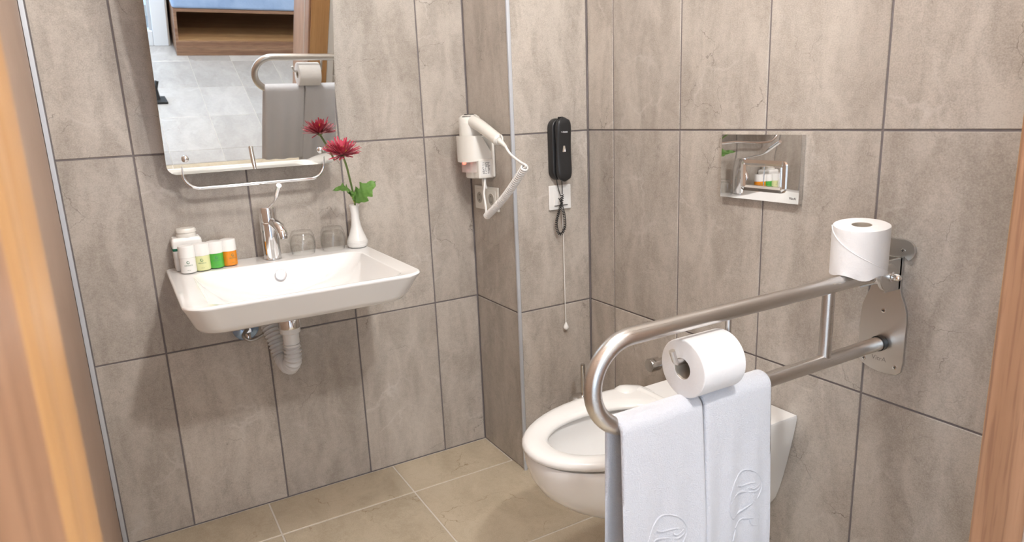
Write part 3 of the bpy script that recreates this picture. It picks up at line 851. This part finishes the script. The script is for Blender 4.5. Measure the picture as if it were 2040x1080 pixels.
g = G(); g.tube(hp, [.0215 - (.0035 * k / n_) - (.005 if k > n_ - 3 else 0) for k in range(n_)], 20)
obj('handle', g, 'white_plastic', t, 60)
he = Vector((hx, hy - .205, 1.183))
obj('strain_relief', G().tube([he, he + Vector((0, -.02, -.009)), he + Vector((0, -.035, -.016))], [.011, .007, .0052], 12), 'white_plastic', t)
obj('hanging_loop', G().tube(smoothpath([he + Vector((0, .012, .012)), he + Vector((0, -.012, .018)), he + Vector((0, -.020, .000))], 6), .0018, 8), 'white_plastic', t)
for k, ch in enumerate((.095, .112, .130)):
    c_ = Vector((hx - .0150, hy - ch, 1.236 - (ch - .06) * .375))
    obj('switch_mark', G().box(c_.x - .0022, c_.x + .001, c_.y - .005, c_.y + .005, c_.z + .004, c_.z + .010), 'grey_ink', t)
ce = he + Vector((0, -.035, -.016))
A = Vector((-.06, -.478, 1.108)); B = Vector((-.06, -.218, .930))
lead = smoothpath([ce, ce + Vector((0, -.03, -.024)), (-.06, -.450, 1.122), (-.06, -.486, 1.112), A + Vector((0, .006, -.004))], 6)
obj('cord', G().tube(lead, .0040, 10), 'white_gloss', t)
cp = [A.lerp(B, k / 20) + Vector((0, 0, -.012 * math.sin(PI * k / 20))) for k in range(21)]
obj('coiled_cord', G().tube(helix(cp, .0095, 36, 12), .0036, 7), 'white_gloss', t, 80)
back = smoothpath([B, B + Vector((.004, .012, .004)), (-.050, -.196, .96), (-.045, -.178, 1.0), (-.040, -.176, 1.03), (-.035, -.170, 1.057)], 6)
obj('cord', G().tube(back, .0038, 10), 'white_gloss', t)

t = thing('double_socket', 'ivory double wall socket half hidden below the hair dryer', 'socket', (0, -.125, .937))
obj('frame', G().box(-.010, -.0012, -.209, -.040, .936, 1.020, .003), 'socket', t)
for yc in (-.082, -.167):
    pl = G(); ringo = [(-.0105, y, z) for y, z, _ in rrect(yc - .031, yc + .031, .947, 1.009, .004, 0, 3)]
    ringi = [(-.0125, yc + .0215 * math.cos(a), .978 + .0215 * math.sin(a)) for a in [2 * PI * (k + .5) / 16 for k in range(16)]]
    pl.box(-.0125, -.0098, yc - .031, yc + .031, .947, 1.009, .001)
    ob = obj('insert', pl, 'socket', t)
    g = G().lathe((-.0127, yc, .978), [(.0225, .0), (.0225, -.0008), (.0205, -.001), (.0200, .0005)], 28, 'x', cap1=False)
    obj('well_rim', g, 'socket', t)
    obj('well', G().lathe((-.0128, yc, .978), [(.0198, -.0001), (.019, .0), (.001, .0)], 28, 'x'), mat('socket_recess', (.34, .32, .28), .5) if 'socket_recess' not in bpy.data.materials else bpy.data.materials['socket_recess'], t)
    for dz in (-.0095, .0095):
        obj('pin_hole', G().lathe((-.0131, yc, .978 + dz), [(.0026, 0), (.0026, -.0002), (.0005, -.0002)], 10, 'x'), 'grille', t)

# ------------------------------------------------------------------ phone, switch, pull cord on the column front
px = .166
t = thing('wall_phone', 'black wall telephone handset with a looped coiled cord', 'telephone', (px, CD, 1.04))
def stadium(hw, z0, z1, n=10):
    return [(hw * math.cos(a), z1 - hw + hw * math.sin(a)) for a in [PI * k / n for k in range(n + 1)]] + [(hw * math.cos(a), z0 + hw + hw * math.sin(a)) for a in [PI + PI * k / n for k in range(n + 1)]]
def body(g, hw, z0, z1, y0, y1, xo=0, bul=0.0, e=.006):
    rs = []
    for ins, f in ((0, 0), (0, .55), (e * .35, .85), (e, 1.0)):
        pts = stadium(hw - ins, z0 + ins, z1 - ins)
        rs.append([(px + xo + a, y0 + (y1 - y0) * f - bul * math.sin(PI * (z - z0) / (z1 - z0)) * (1 if f > .5 else 0) * 0, z) for a, z in pts])
    return g.loft(rs)
obj('base', body(G(), .030, 1.040, 1.243, CD - .003, CD - .030), 'black', t, 50)
# handset: curved in profile, thinner at the waist
rs = []
nz = 22
for i in range(nz + 1):
    s_ = i / nz; z = 1.036 + (1.246 - 1.036) * s_
    end = math.sqrt(max(0, 1 - (abs(2 * s_ - 1)) ** 6))
    w = max(.031 * (end ** .8) * (1 - .09 * math.sin(PI * s_)), .004)
    yb = CD - .033 - .006 * math.sin(PI * s_) ** 2
    yt = CD - .060 + .008 * math.sin(PI * s_) ** 1.5
    d = max((yb - yt) * (.25 + .75 * end), .003); ym = (yb + yt) / 2
    ring = []
    for k in range(20):
        a = 2 * PI * k / 20
        ca, sa = math.cos(a), math.sin(a)
        ring.append((px + .004 + w * math.copysign(abs(ca) ** .5, ca), ym + d / 2 * math.copysign(abs(sa) ** .6, sa), z))
    rs.append(ring)
obj('handset', G().loft(rs), 'black', t, 60)
text('lettering', '\u2022-tone', .0100, 'ink', t, (px - .012, CD - .0574, 1.196), (1, 0, 0), (0, 0, 1), .0003)
obj('badge', G().prism([(-.0065, 0), (.0065, 0), (.0030, .020), (-.0030, .020)], .0006, (px + .002, CD - .0520, 1.134)), 'core', t)
obj('badge_mark', G().prism([(.0, .001), (.0055, .001), (.0035, .011), (.001, .008)], .0004, (px + .002, CD - .0527, 1.134)), 'ink', t)
obj('microphone_hole', G().lathe((px + .002, CD - .053, 1.098), [(.0018, .001), (.0018, -.0012), (.0003, -.0012)], 10, 'y'), 'black_gloss', t)
obj('cradle_hook', G().box(px - .004, px + .010, CD - .040, CD - .026, 1.240, 1.248, .002), 'black_gloss', t)
yk = CD - .022
obj('lead', G().tube(smoothpath([(px - .012, yk, 1.045), (px - .006, yk, 1.015), (px + .002, yk - .002, .985)], 5), .0016, 8), 'black_gloss', t)
obj('lead', G().tube(smoothpath([(px + .002, yk - .012, 1.040), (px + .004, yk - .010, 1.015), (px + .006, yk - .006, .992)], 5), .0016, 8), 'black_gloss', t)
loop = smoothpath([(px + .007, yk - .006, .990), (px + .005, yk - .006, .970), (px - .004, yk - .006, .945), (px - .014, yk - .004, .915), (px - .018, yk - .002, .885), (px - .008, yk, .858), (px + .006, yk, .856), (px + .017, yk - .002, .880), (px + .013, yk - .006, .915), (px + .002, yk - .011, .945), (px - .004, yk - .012, .970), (px - .005, yk - .006, .980)], 8)
obj('coiled_cord', G().tube(helix(loop, .0042, 46, 9), .0014, 6), 'black_gloss', t, 80)

t = thing('light_switch', 'white square light switch behind the phone cord', 'switch', (.178, CD, .935))
obj('frame', G().box(.133, .222, CD - .009, CD - .001, .937, 1.021, .003), 'white_gloss', t)
obj('rocker', G().prism([(-.026, -.026), (.026, -.026), (.026, .026), (-.026, .026)], .004, (.1785, CD - .0085, .979), bev=.001), 'white_gloss', t)
obj('slot', G().box(.152, .205, CD - .0126, CD - .0090, .9505, .9525), 'grille', t)

t = thing('emergency_pull_cord', 'thin white pull cord with a round bead hanging below the phone', 'pull cord', (.186, CD - .012, .50))
obj('cord', G().tube([(.183, CD - .010, .950), (.184, CD - .012, .85), (.186, CD - .010, .60), (.186, CD - .012, .525)], .0016, 8), 'white_gloss', t)
obj('bead', G().lathe((.186, CD - .012, .515), [(.0012, .018), (.004, .011), (.0085, .002), (.0095, -.004), (.007, -.010), (.001, -.0125)], 20), 'white_gloss', t)

# ------------------------------------------------------------------ flush plate
t = thing('flush_plate', 'chrome rectangular flush plate on the tiles above the toilet', 'flush plate', (WB, -1.04, 1.022))
yl, yr = -.9185, -1.1635
g = G()
# slightly cushioned mirror surface
nu, nv = 24, 16; vs = []; fs = []
for j in range(nv + 1):
    for i in range(nu + 1):
        u, v = i / nu, j / nv
        vs.append((WB - .0150 - .00022 * math.sin(PI * u) * math.sin(PI * v) - .00008 * math.sin(9 * u + 5 * v), yl + (yr - yl) * u, 1.022 + .165 * v))
for j in range(nv):
    for i in range(nu):
        a = j * (nu + 1) + i; fs.append((a, a + 1, a + nu + 2, a + nu + 1))
g.add(vs, fs)
obj('front', g, 'chrome_plate', t, 80)
obj('edge', G().box(WB - .0148, WB - .001, yr, yl, 1.022, 1.187), 'chrome_dark', t)
ro = [(y, z) for y, z, _ in rrect(-1.126, -.989, 1.045, 1.124, .012, 0, 6)]
ri = [(y, z) for y, z, _ in rrect(-1.118, -.997, 1.053, 1.116, .004, 0, 6)]
ri2 = [(y, z) for y, z, _ in rrect(-1.112, -1.003, 1.059, 1.110, .002, 0, 6)]
g = G().loft([[(WB - .0150, y, z) for y, z in ro], [(WB - .0185, y, z) for y, z in ro], [(WB - .0195, y, z) for y, z in ri], [(WB - .0165, y, z) for y, z in ri2], [(WB - .0150, y, z) for y, z in ri2]], False, False)
obj('surround', g, 'chrome', t, 30)
obj('large_button', G().box(WB - .0185, WB - .013, -1.0615, -1.0045, 1.0605, 1.1085, .0008), 'chrome_plate', t)
obj('small_button', G().box(WB - .0185, WB - .013, -1.1105, -1.0630, 1.0605, 1.1085, .0008), 'chrome_plate', t)
text('lettering', 'VitrA', .0085, 'grey_mark', t, (WB - .0158, -1.137, 1.032), (0, -1, 0), (0, 0, 1), .0002)

# ------------------------------------------------------------------ toilet
TY = -1.0
def dring(xb, w, xm, tip, z, n=16, wb=None, e=1.0):
    wb = wb if wb is not None else w
    half = [(xb, -wb), (xb - (xb - xm) * .33, -wb - (w - wb) * .4), (xb - (xb - xm) * .66, -wb - (w - wb) * .8)]
    for k in range(n + 1):
        a = PI / 2 * k / n
        half.append((xm - (xm - tip) * math.sin(a) ** e, -w * math.cos(a) ** e))
    full = half + [(x, -y) for x, y in half[-2::-1]]
    return [(x, TY + y, z) for x, y in full]
t = thing('toilet', 'white wall hung ceramic toilet with open seat and no lid', 'toilet', (.3, TY, .2))
xb = WB - .002
g = G()
rings = [dring(xb, .05, .25, .20, .150, wb=.08), dring(xb, .09, .20, .10, .172, wb=.110), dring(xb, .118, .15, -.02, .215, wb=.135),
         dring(xb, .136, .08, -.14, .252, wb=.146), dring(xb, .150, .02, -.235, .290, wb=.155), dring(xb, .164, -.04, -.305, .330, wb=.163),
         dring(xb, .174, -.09, -.352, .372, wb=.171), dring(xb, .180, -.11, -.376, .412, wb=.178), dring(xb, .183, -.12, -.386, .450, wb=.184),
         dring(xb, .183, -.12, -.387, .468, wb=.186), dring(xb, .180, -.12, -.383, .475, wb=.184)]
def hole(cx, hl, hw, z, sq=0.92):
    n = len(rings[0]); out = []
    base = rings[-1]
    for (x, y, _) in base:
        a = math.atan2((y - TY) / .18, (x - cx) / .3)
        ca, sa = math.cos(a), math.sin(a)
        out.append((cx + hl * math.copysign(abs(ca) ** sq, ca), TY + hw * math.copysign(abs(sa) ** sq, sa), z))
    return out
rings += [hole(-.140, .195, .130, .475), hole(-.140, .188, .124, .470), hole(-.135, .180, .118, .43), hole(-.12, .150, .10, .36), hole(-.09, .10, .075, .30), hole(-.07, .06, .05, .27)]
g.loft(rings); obj('bowl', g, 'ceramic', t, 60)
# inner flushing ledge
g = G().loft([hole(-.140, .189, .125, .470), hole(-.138, .168, .106, .462), hole(-.137, .166, .104, .448), hole(-.136, .176, .114, .440)], False, False)
obj('flushing_rim', g, 'ceramic', t, 60)
sz = .479
def sring(off, z, tip=-.395, xbk=.070):
    # rounded back end
    w = .186 - off; out = []
    n = 44
    xm = -.10
    for k in range(n):
        a = 2 * PI * k / n; ca, sa = math.cos(a), math.sin(a)
        if ca < 0: out.append((xm + (tip + off - xm) * (-ca) , TY + w * sa, z))
        else:
            ex = xbk - off - xm
            out.append((xm + ex * abs(ca) ** .42, TY + w * math.copysign(abs(sa) ** .60, sa) * 1.0, z))
    return out
def shole(off, z):
    n = 44; out = []
    for k in range(n):
        a = 2 * PI * k / n; ca, sa = math.cos(a), math.sin(a)
        out.append((-.155 + (.170 + off) * math.copysign(abs(ca) ** .9, ca), TY + (.106 + off) * math.copysign(abs(sa) ** .92, sa), z))
    return out
g = G().loft([sring(.006, sz), sring(.0, sz + .006), sring(.001, sz + .014), sring(.008, sz + .021), sring(.022, sz + .0235), shole(.030, sz + .0225), shole(.012, sz + .019), shole(.002, sz + .011), shole(.0, sz + .004), shole(.004, sz)], wrap=True)
obj('seat', g, 'seat', t, 70)
for s_ in (-1, 1):
    yy = TY + s_ * .150
    g = G(); rs = []
    for x, hgt, w in ((-.022, .019, .022), (-.012, .021, .028), (-.002, .030, .033), (.010, .034, .035), (.03, .031, .034), (.075, .018, .030), (.100, .004, .024)):
        rs.append([(x, yy + w * math.cos(a), sz + max(hgt * (.25 + .75 * math.sin(a)) if math.sin(a) > 0 else 0, 0) - .003 * (math.sin(a) <= 0)) for a in [2 * PI * k / 18 for k in range(18)]])
    obj('hinge', g.loft(rs), 'seat', t, 60)
obj('hinge_bar', G().cyl((.05, TY - .13, sz + .016), (.05, TY + .13, sz + .016), .013, n=20), 'seat', t)

t = thing('toilet_brush', 'chrome toilet brush with thin upright handle standing behind the toilet', 'toilet brush', (.172, -.425, 0))
bx_, by_ = .172, -.425
obj('canister', G().lathe((bx_, by_, 0), [(.045, 0.001), (.047, .004), (.047, .262), (.044, .268)], 28), 'chrome_dark', t)
obj('lid', G().lathe((bx_, by_, 0), [(.046, .266), (.046, .276), (.036, .288), (.014, .296), (.001, .297)], 28), 'chrome_dark', t)
obj('handle', G().lathe((bx_ + .006, by_, 0), [(.0085, .290), (.0085, .402), (.0075, .407), (.001, .408)], 16), 'chrome_dark', t)

t = thing('angle_valve', 'small chrome shut-off valve on the tiles behind the toilet', 'valve', (WB, -.70, .475))
c = Vector((WB - .001, -.715, .482))
obj('rosette', G().lathe(c, [(.030, 0), (.030, -.004), (.022, -.010), (.014, -.013)], 28, 'x'), 'chrome_dark', t)
obj('body', G().lathe(c, [(.0155, -.010), (.0155, -.05), (.012, -.052)], 24, 'x').cyl(c + Vector((-.03, 0, 0)), c + Vector((-.03, -.045, -.004)), .012), 'chrome_dark', t)
kn = G(); rs = []
for r, h in ((.016, -.046), (.021, -.049), (.021, -.080), (.0195, -.083), (.001, -.0835)):
    rs.append([c + Vector((h, (r + (.001 if k % 4 < 2 and r > .02 else 0)) * math.cos(2 * PI * k / 32), (r + (.001 if k % 4 < 2 and r > .02 else 0)) * math.sin(2 * PI * k / 32))) for k in range(32)])
obj('knob', kn.loft(rs), 'chrome_dark', t)

# ------------------------------------------------------------------ folding grab rail
RY = -1.389
t = thing('grab_rail', 'brushed steel folding grab rail with wall plate beside the toilet', 'grab rail', (WB, RY, .66))
zu, zl, rr0 = .895, .732, .0155
cxr, czr, rad = -.418, (.895 + .732) / 2, (.895 - .732) / 2
path = [(.236, RY, zu), (.1, RY, zu), (-.1, RY, zu), (-.3, RY, zu)] + [(cxr + rad * math.cos(a), RY, czr + rad * math.sin(a)) for a in [PI / 2 + PI * k / 24 for k in range(25)]] + [(-.3, RY, zl), (-.1, RY, zl), (.1, RY, zl), (.296, RY, zl)]
obj('tube', G().tube(path, rr0, 28), 'steel', t, 60)
obj('post', G().cyl((.103, RY, zu - .010), (.103, RY, zl + .010), .0125, n=24), 'steel', t)
obj('tube_stopper', G().lathe((.286, RY, zl), [(.0175, 0), (.0175, .012), (.012, .014)], 28, 'x'), 'black_gloss', t)
# wall plate outline (y to the right is -y): coordinates (s, z) with s = -(y - RY)
pc = .005
half = [(.052, .700), (.052, .790), (.050, .812), (.043, .832), (.036, .848), (.0325, .862), (.032, .925)]
poly = []
# bottom rounded
poly += [(-.052, .700), (-.050, .684), (-.040, .674), (-.02, .666), (0, .663), (.02, .664), (.040, .667), (.049, .676)]
poly += half
poly += [(.032, .935)] + [(.032 + .0 + .024 * math.cos(a), .947 + .024 * math.sin(a)) for a in [-PI / 3 + (PI / 3 + PI / 2) * k / 8 for k in range(9)]]
poly += [(-.032, .971)] + [(-.032 + .024 * math.cos(a), .947 + .024 * math.sin(a)) for a in [PI / 2 + (PI - PI / 6) * k / 8 for k in range(9)]]
poly += [(-.032, .925)] + [(-a, b2) for a, b2 in half[::-1][1:-1]]
g = G().prism([(a + pc * 0, b2) for a, b2 in poly], .006, (WB - .001, RY, 0), (0, -1, 0), (0, 0, 1), (-1, 0, 0), bev=.0012)
obj('wall_plate', g, 'steel_plate', t, 35)
# hinge bracket: two cheeks and a clevis with bolt
obj('bracket', G().box(.246, WB - .005, RY - .031, RY - .025, .862, .932, .001).box(.246, WB - .005, RY + .025, RY + .031, .862, .932, .001).box(WB - .012, WB - .006, RY - .031, RY + .031, .862, .932), 'steel_plate', t)
obj('cheek_disc', G().lathe((.250, RY - .0312, .897), [(.0290, .004), (.0290, -.0025), (.0275, -.004), (.0005, -.004)], 28, 'y'), 'steel_plate', t)
obj('clevis', G().lathe((.232, RY, zu), [(.0165, 0), (.0165, .020), (.014, .024)], 24, 'x'), 'steel', t)
obj('hinge_sleeve', G().cyl((.252, RY - .0245, .897), (.252, RY + .0245, .897), .019, n=28), 'steel', t)
obj('bolt', G().lathe((.258, RY - .0345, .897), [(.011, .002), (.011, -.003), (.0085, -.004), (.0085, -.010), (.0065, -.017), (.003, -.021), (.0005, -.022)], 20, 'y'), 'chrome', t)
for s_, z in ((0.0, .807), (.036, .684), (-.036, .686), (.030, .947), (-.030, .947)):
    sc_ = obj('screw', G().lathe((WB - .007, RY - s_, z), [(.0050, .0005), (.0050, -.0007), (.0036, -.0012), (.0003, -.0009)], 16, 'x'), 'chrome_dark', t)
    obj('cross_slot', G().box(WB - .0088, WB - .0081, RY - s_ - .0028, RY - s_ + .0028, z - .0006, z + .0006).box(WB - .0088, WB - .0081, RY - s_ - .0006, RY - s_ + .0006, z - .0028, z + .0028), 'grille', sc_)
text('engraving', 'VitrA', .0150, 'grey_mark', t, (WB - .0071, RY + .008 + .010, .690), (0, -1, 0), (0, 0, 1), .0001)
# paper holder rod hanging from the upper tube
hxr = -.186
rod = [(hxr, RY, zu - .012), (hxr, RY, .837)] + [(hxr - .014 + .014 * math.cos(a), RY, .837 + .014 * math.sin(a)) for a in [-PI / 2 * k / 6 for k in range(1, 7)]] + [(-.29, RY, .823), (-.308, RY, .823)] + [(-.308 + .012 * math.cos(a), RY, .835 + .012 * math.sin(a)) for a in [-PI / 2 - (PI / 2 - .5) * k / 5 for k in range(1, 6)]] + [(-.325, RY, .848)]
obj('paper_holder', G().tube(rod, .0056, 14), 'steel', t, 60)

# toilet paper rolls
t = thing('toilet_paper_roll', 'white toilet paper roll hanging on the rail hook above the towels', 'toilet paper', (-.25, RY, .76), 'toilet paper rolls')
zc = .823 + .0055 - .0200
x0, x1 = -.300, -.196
g = G().lathe((0, RY, zc), [(.0200, x0), (.0520, x0), (.0543, x0 + .002), (.0545, x0 + .01), (.0545, x1 - .01), (.0543, x1 - .002), (.0520, x1), (.0200, x1), (.0200, x0)], 48, 'x', False, False)
obj('paper', g, 'paper', t, 45)
obj('cardboard_core', G().lathe((0, RY, zc), [(.0201, x0 + .001), (.0201, x1 - .001), (.0190, x1 - .001), (.0190, x0 + .001), (.0201, x0 + .001)], 32, 'x', False, False), 'core', t)

sx_, zt = .196, zu + rr0 + .0005
t = thing('toilet_paper_roll', 'white toilet paper roll standing upright on top of the grab rail', 'toilet paper', (sx_, RY, zt), 'toilet paper rolls')
g = G(); n = 56
def rollring(r, z, tilt=0):
    return [(sx_ + r * math.cos(2 * PI * k / n), RY + r * math.sin(2 * PI * k / n), zt + z + tilt * math.cos(2 * PI * k / n - 2.2)) for k in range(n)]
g.loft([rollring(.0195, .004), rollring(.050, .002, .0015), rollring(.0535, .006, .0015), rollring(.0540, .015), rollring(.0540, .094), rollring(.0532, .1005), rollring(.0505, .102), rollring(.0195, .1015)], wrap=True)
obj('paper', g, 'paper', t, 50)
obj('cardboard_core', G().lathe((sx_, RY, zt), [(.0196, .005), (.0196, .1005), (.0186, .1005), (.0186, .005), (.0196, .005)], 32, 'z', False, False), 'core', t)
LEAN = math.radians(6.0); lv_ = Vector((-.843, -.538, 0)); ln_ = Vector((0, 0, 1)).cross(lv_)
LM = Matrix.Rotation(LEAN, 3, ln_)
# loose last sheet, its edge running diagonally down
ls = G(); vs = []; fs = []; cols = 24; rws = 6
for i in range(cols + 1):
    a = math.radians(128 + 160 * i / cols)
    zt_ = .099 - .093 * (i / cols) ** .95
    for j in range(rws + 1):
        z = .0 + (zt_ - .0) * j / rws
        r = .0548 + (.0006 if j < rws else .0003) + (.0015 * math.sin(i * .9) if j == 0 else 0)
        vs.append((sx_ + r * math.cos(a), RY + r * math.sin(a), zt + z - (.004 * math.sin(i * .55) if j == 0 else 0) + .001))
for i in range(cols):
    for j in range(rws):
        q = i * (rws + 1) + j; fs.append((q, q + 1, q + rws + 2, q + rws + 1))
ls.add(vs, fs)
obj('loose_sheet', ls, 'paper', t, 60)
edge_ = [Vector(vs[i * (rws + 1) + rws]) for i in range(cols + 1)]
obj('sheet_fold', G().tube(edge_, .0010, 6), 'paper', t, 60)
for ch in t.children:
    for v in ch.data.vertices: v.co = LM @ (v.co - Vector((-.03, 0, 0))) + Vector((-.03, 0, 0)) + Vector((0, 0, -.001))

# ------------------------------------------------------------------ towels
def towel(x0, x1, label, zf, zb, seed, emblem):
    t = thing('hand_towel', label, 'towel', ((x0 + x1) / 2, RY, zf), 'white hand towels on the grab rail')
    th = .0090; ri = rr0 + .0012; NX = 30
    rng = random.Random(seed); p1, p2 = rng.uniform(0, 6), rng.uniform(0, 6)
    def prof():
        mid = []
        nF = 26
        rm = ri + th / 2
        for k in range(nF + 1):
            z = zf + (zl - zf) * k / nF
            mid.append(('f', -rm, z))
        for k in range(1, 12):
            a = PI - PI * k / 12
            mid.append(('t', rm * math.cos(a), zl + rm * math.sin(a)))
        for k in range(nF + 1):
            z = zl + (zb - zl) * k / nF
            mid.append(('b', rm, z))
        return mid
    mid = prof(); rings = []
    for i in range(NX + 1):
        s_ = i / NX; x = x0 + (x1 - x0) * s_
        edge = min(s_, 1 - s_) * (x1 - x0)
        hth = th / 2 * math.sqrt(max(0.02, 1 - max(0, 1 - edge / .006) ** 2))
        outer, inner = [], []
        for k, (tag_, yy, z) in enumerate(mid):
            drop = max(0, zl - z)
            wob = (.0035 * math.sin(p1 + 9 * s_ * 2 + 1.5 * drop) + .004 * math.sin(p2 + 5.0 * s_)) * min(1, drop / .22)
            if tag_ == 'f': y = RY + yy - abs(0) + wob - .010 * min(1, drop / .3)
            elif tag_ == 'b': y = RY + yy + wob + .004 * min(1, drop / .3)
            else: y = RY + yy
            flare = (s_ - .5) * .010 * drop / .4
            # normal of the mid line in yz
            if k == 0: a, b2 = mid[0], mid[1]
            elif k == len(mid) - 1: a, b2 = mid[-2], mid[-1]
            else: a, b2 = mid[k - 1], mid[k + 1]
            ty, tz = b2[1] - a[1], b2[2] - a[2]; L = math.hypot(ty, tz); ny, nz = -tz / L, ty / L
            sgn = 1
            outer.append((x + flare, y + ny * hth, z + nz * hth)); inner.append((x + flare, y - ny * hth, z - nz * hth))
        rings.append(outer + inner[::-1])
    g = G().loft(rings); obj('cloth', g, 'towel', t, 70)
    # embossed emblem: an oval leaf outline with waves, and script below it
    ex, ez = emblem
    def S(u, v):
        u = u * 1.12 - .006
        z = ez + v; drop = max(0, zl - z); s_ = (ex + u - x0) / (x1 - x0)
        wob = (.0035 * math.sin(p1 + 9 * s_ * 2 + 1.5 * drop) + .004 * math.sin(p2 + 5.0 * s_)) * min(1, drop / .22)
        return Vector((ex + u, RY - (ri + th) + wob - .010 * min(1, drop / .3) + .0004, z))
    def stroke(pts, r=.0011):
        p = smoothpath([S(u, v) for u, v in pts], 5); return p
    g = G()
    oval = [(-.046, -.020), (-.043, .008), (-.030, .034), (-.008, .045), (.016, .038), (.036, .016), (.043, -.006), (.030, -.024), (.008, -.034), (-.018, -.042), (-.038, -.042), (-.046, -.020)]
    for pts in (oval, [(-.044, -.012), (-.026, .002), (-.004, -.002), (.020, -.008), (.036, -.006)], [(-.020, .018), (-.008, .012), (.008, .014), (.020, .012)], [(.010, .004), (.018, -.001), (.034, .002)],
                [(-.030, -.068), (-.010, -.060), (.010, -.062), (.030, -.070)], [(.010, -.066), (.014, -.078), (.030, -.086)], [(.031, -.070), (.031, -.100)], [(-.044, -.076), (-.038, -.092), (-.028, -.072), (-.022, -.088)]):
        g.tube(stroke(pts), .0020, 6)
    obj('embossed_emblem', g, 'towel', t, 80)
towel(-.458, -.2685, 'white terry hand towel on the curved end of the grab rail', .33, .36, 2, (-.352, .505))
towel(-.2665, -.086, 'white terry hand towel on the rail next to the toilet paper', .30, .33, 5, (-.148, .530))

# ------------------------------------------------------------------ bedroom bench seen in the mirror
t = thing('storage_bench', 'low walnut bench with open storage shelf beyond the doorway', 'bench', (-.02, -3.63, 0))
bx0_, bx1_, yf, ybk = -.625, 1.2, -3.368, -3.92
obj('plinth', G().box(bx0_, bx1_, ybk, yf, .0005, .055, .002), 'wood_h', t)
obj('lower_board', G().box(bx0_, bx1_, ybk, yf, .057, .108, .002), 'wood_h', t)
obj('shelf_board', G().box(bx0_ + .02, bx1_ - .02, ybk, yf - .006, .108, .114), 'wood_h2', t)
obj('side_panel', G().box(bx0_, bx0_ + .02, ybk, yf, .109, .318, .002), 'wood_h', t)
obj('side_panel', G().box(bx1_ - .02, bx1_, ybk, yf, .109, .318, .002), 'wood_h', t)
obj('back_panel', G().box(bx0_ + .02, bx1_ - .02, ybk, ybk + .01, .114, .318), 'wood_h', t)
obj('top_board', G().box(bx0_, bx1_, ybk, yf, .318, .340, .002), 'wood_h', t)
o = obj('bench_cushion', G().box(bx0_ - .008, bx1_, ybk + .01, yf + .008, .341, .46, .022), 'cushion', None, 60, origin=(.28, -3.64, .341))
tag(o, 'long pale blue velvet cushion lying on the walnut bench', 'cushion')
# small black stand foot on the marble
g = G(); c = Vector((-.815, -2.70, 0))
g.loft([[c + Vector((dx, dy, z)) for dx, dy in ((-.045, -.035), (.030, -.035), (.040, .045), (-.045, .045))] for z in (.001, .016)])
g.tube([c + Vector((-.01, .0, .010)), c + Vector((-.02, -.03, .07)), c + Vector((-.005, -.05, .115))], [.014, .014, .012], 10)
o = obj('stand_foot', g, 'black', None, 40, origin=c); tag(o, 'small black stand foot on the pale marble floor', 'stand foot')
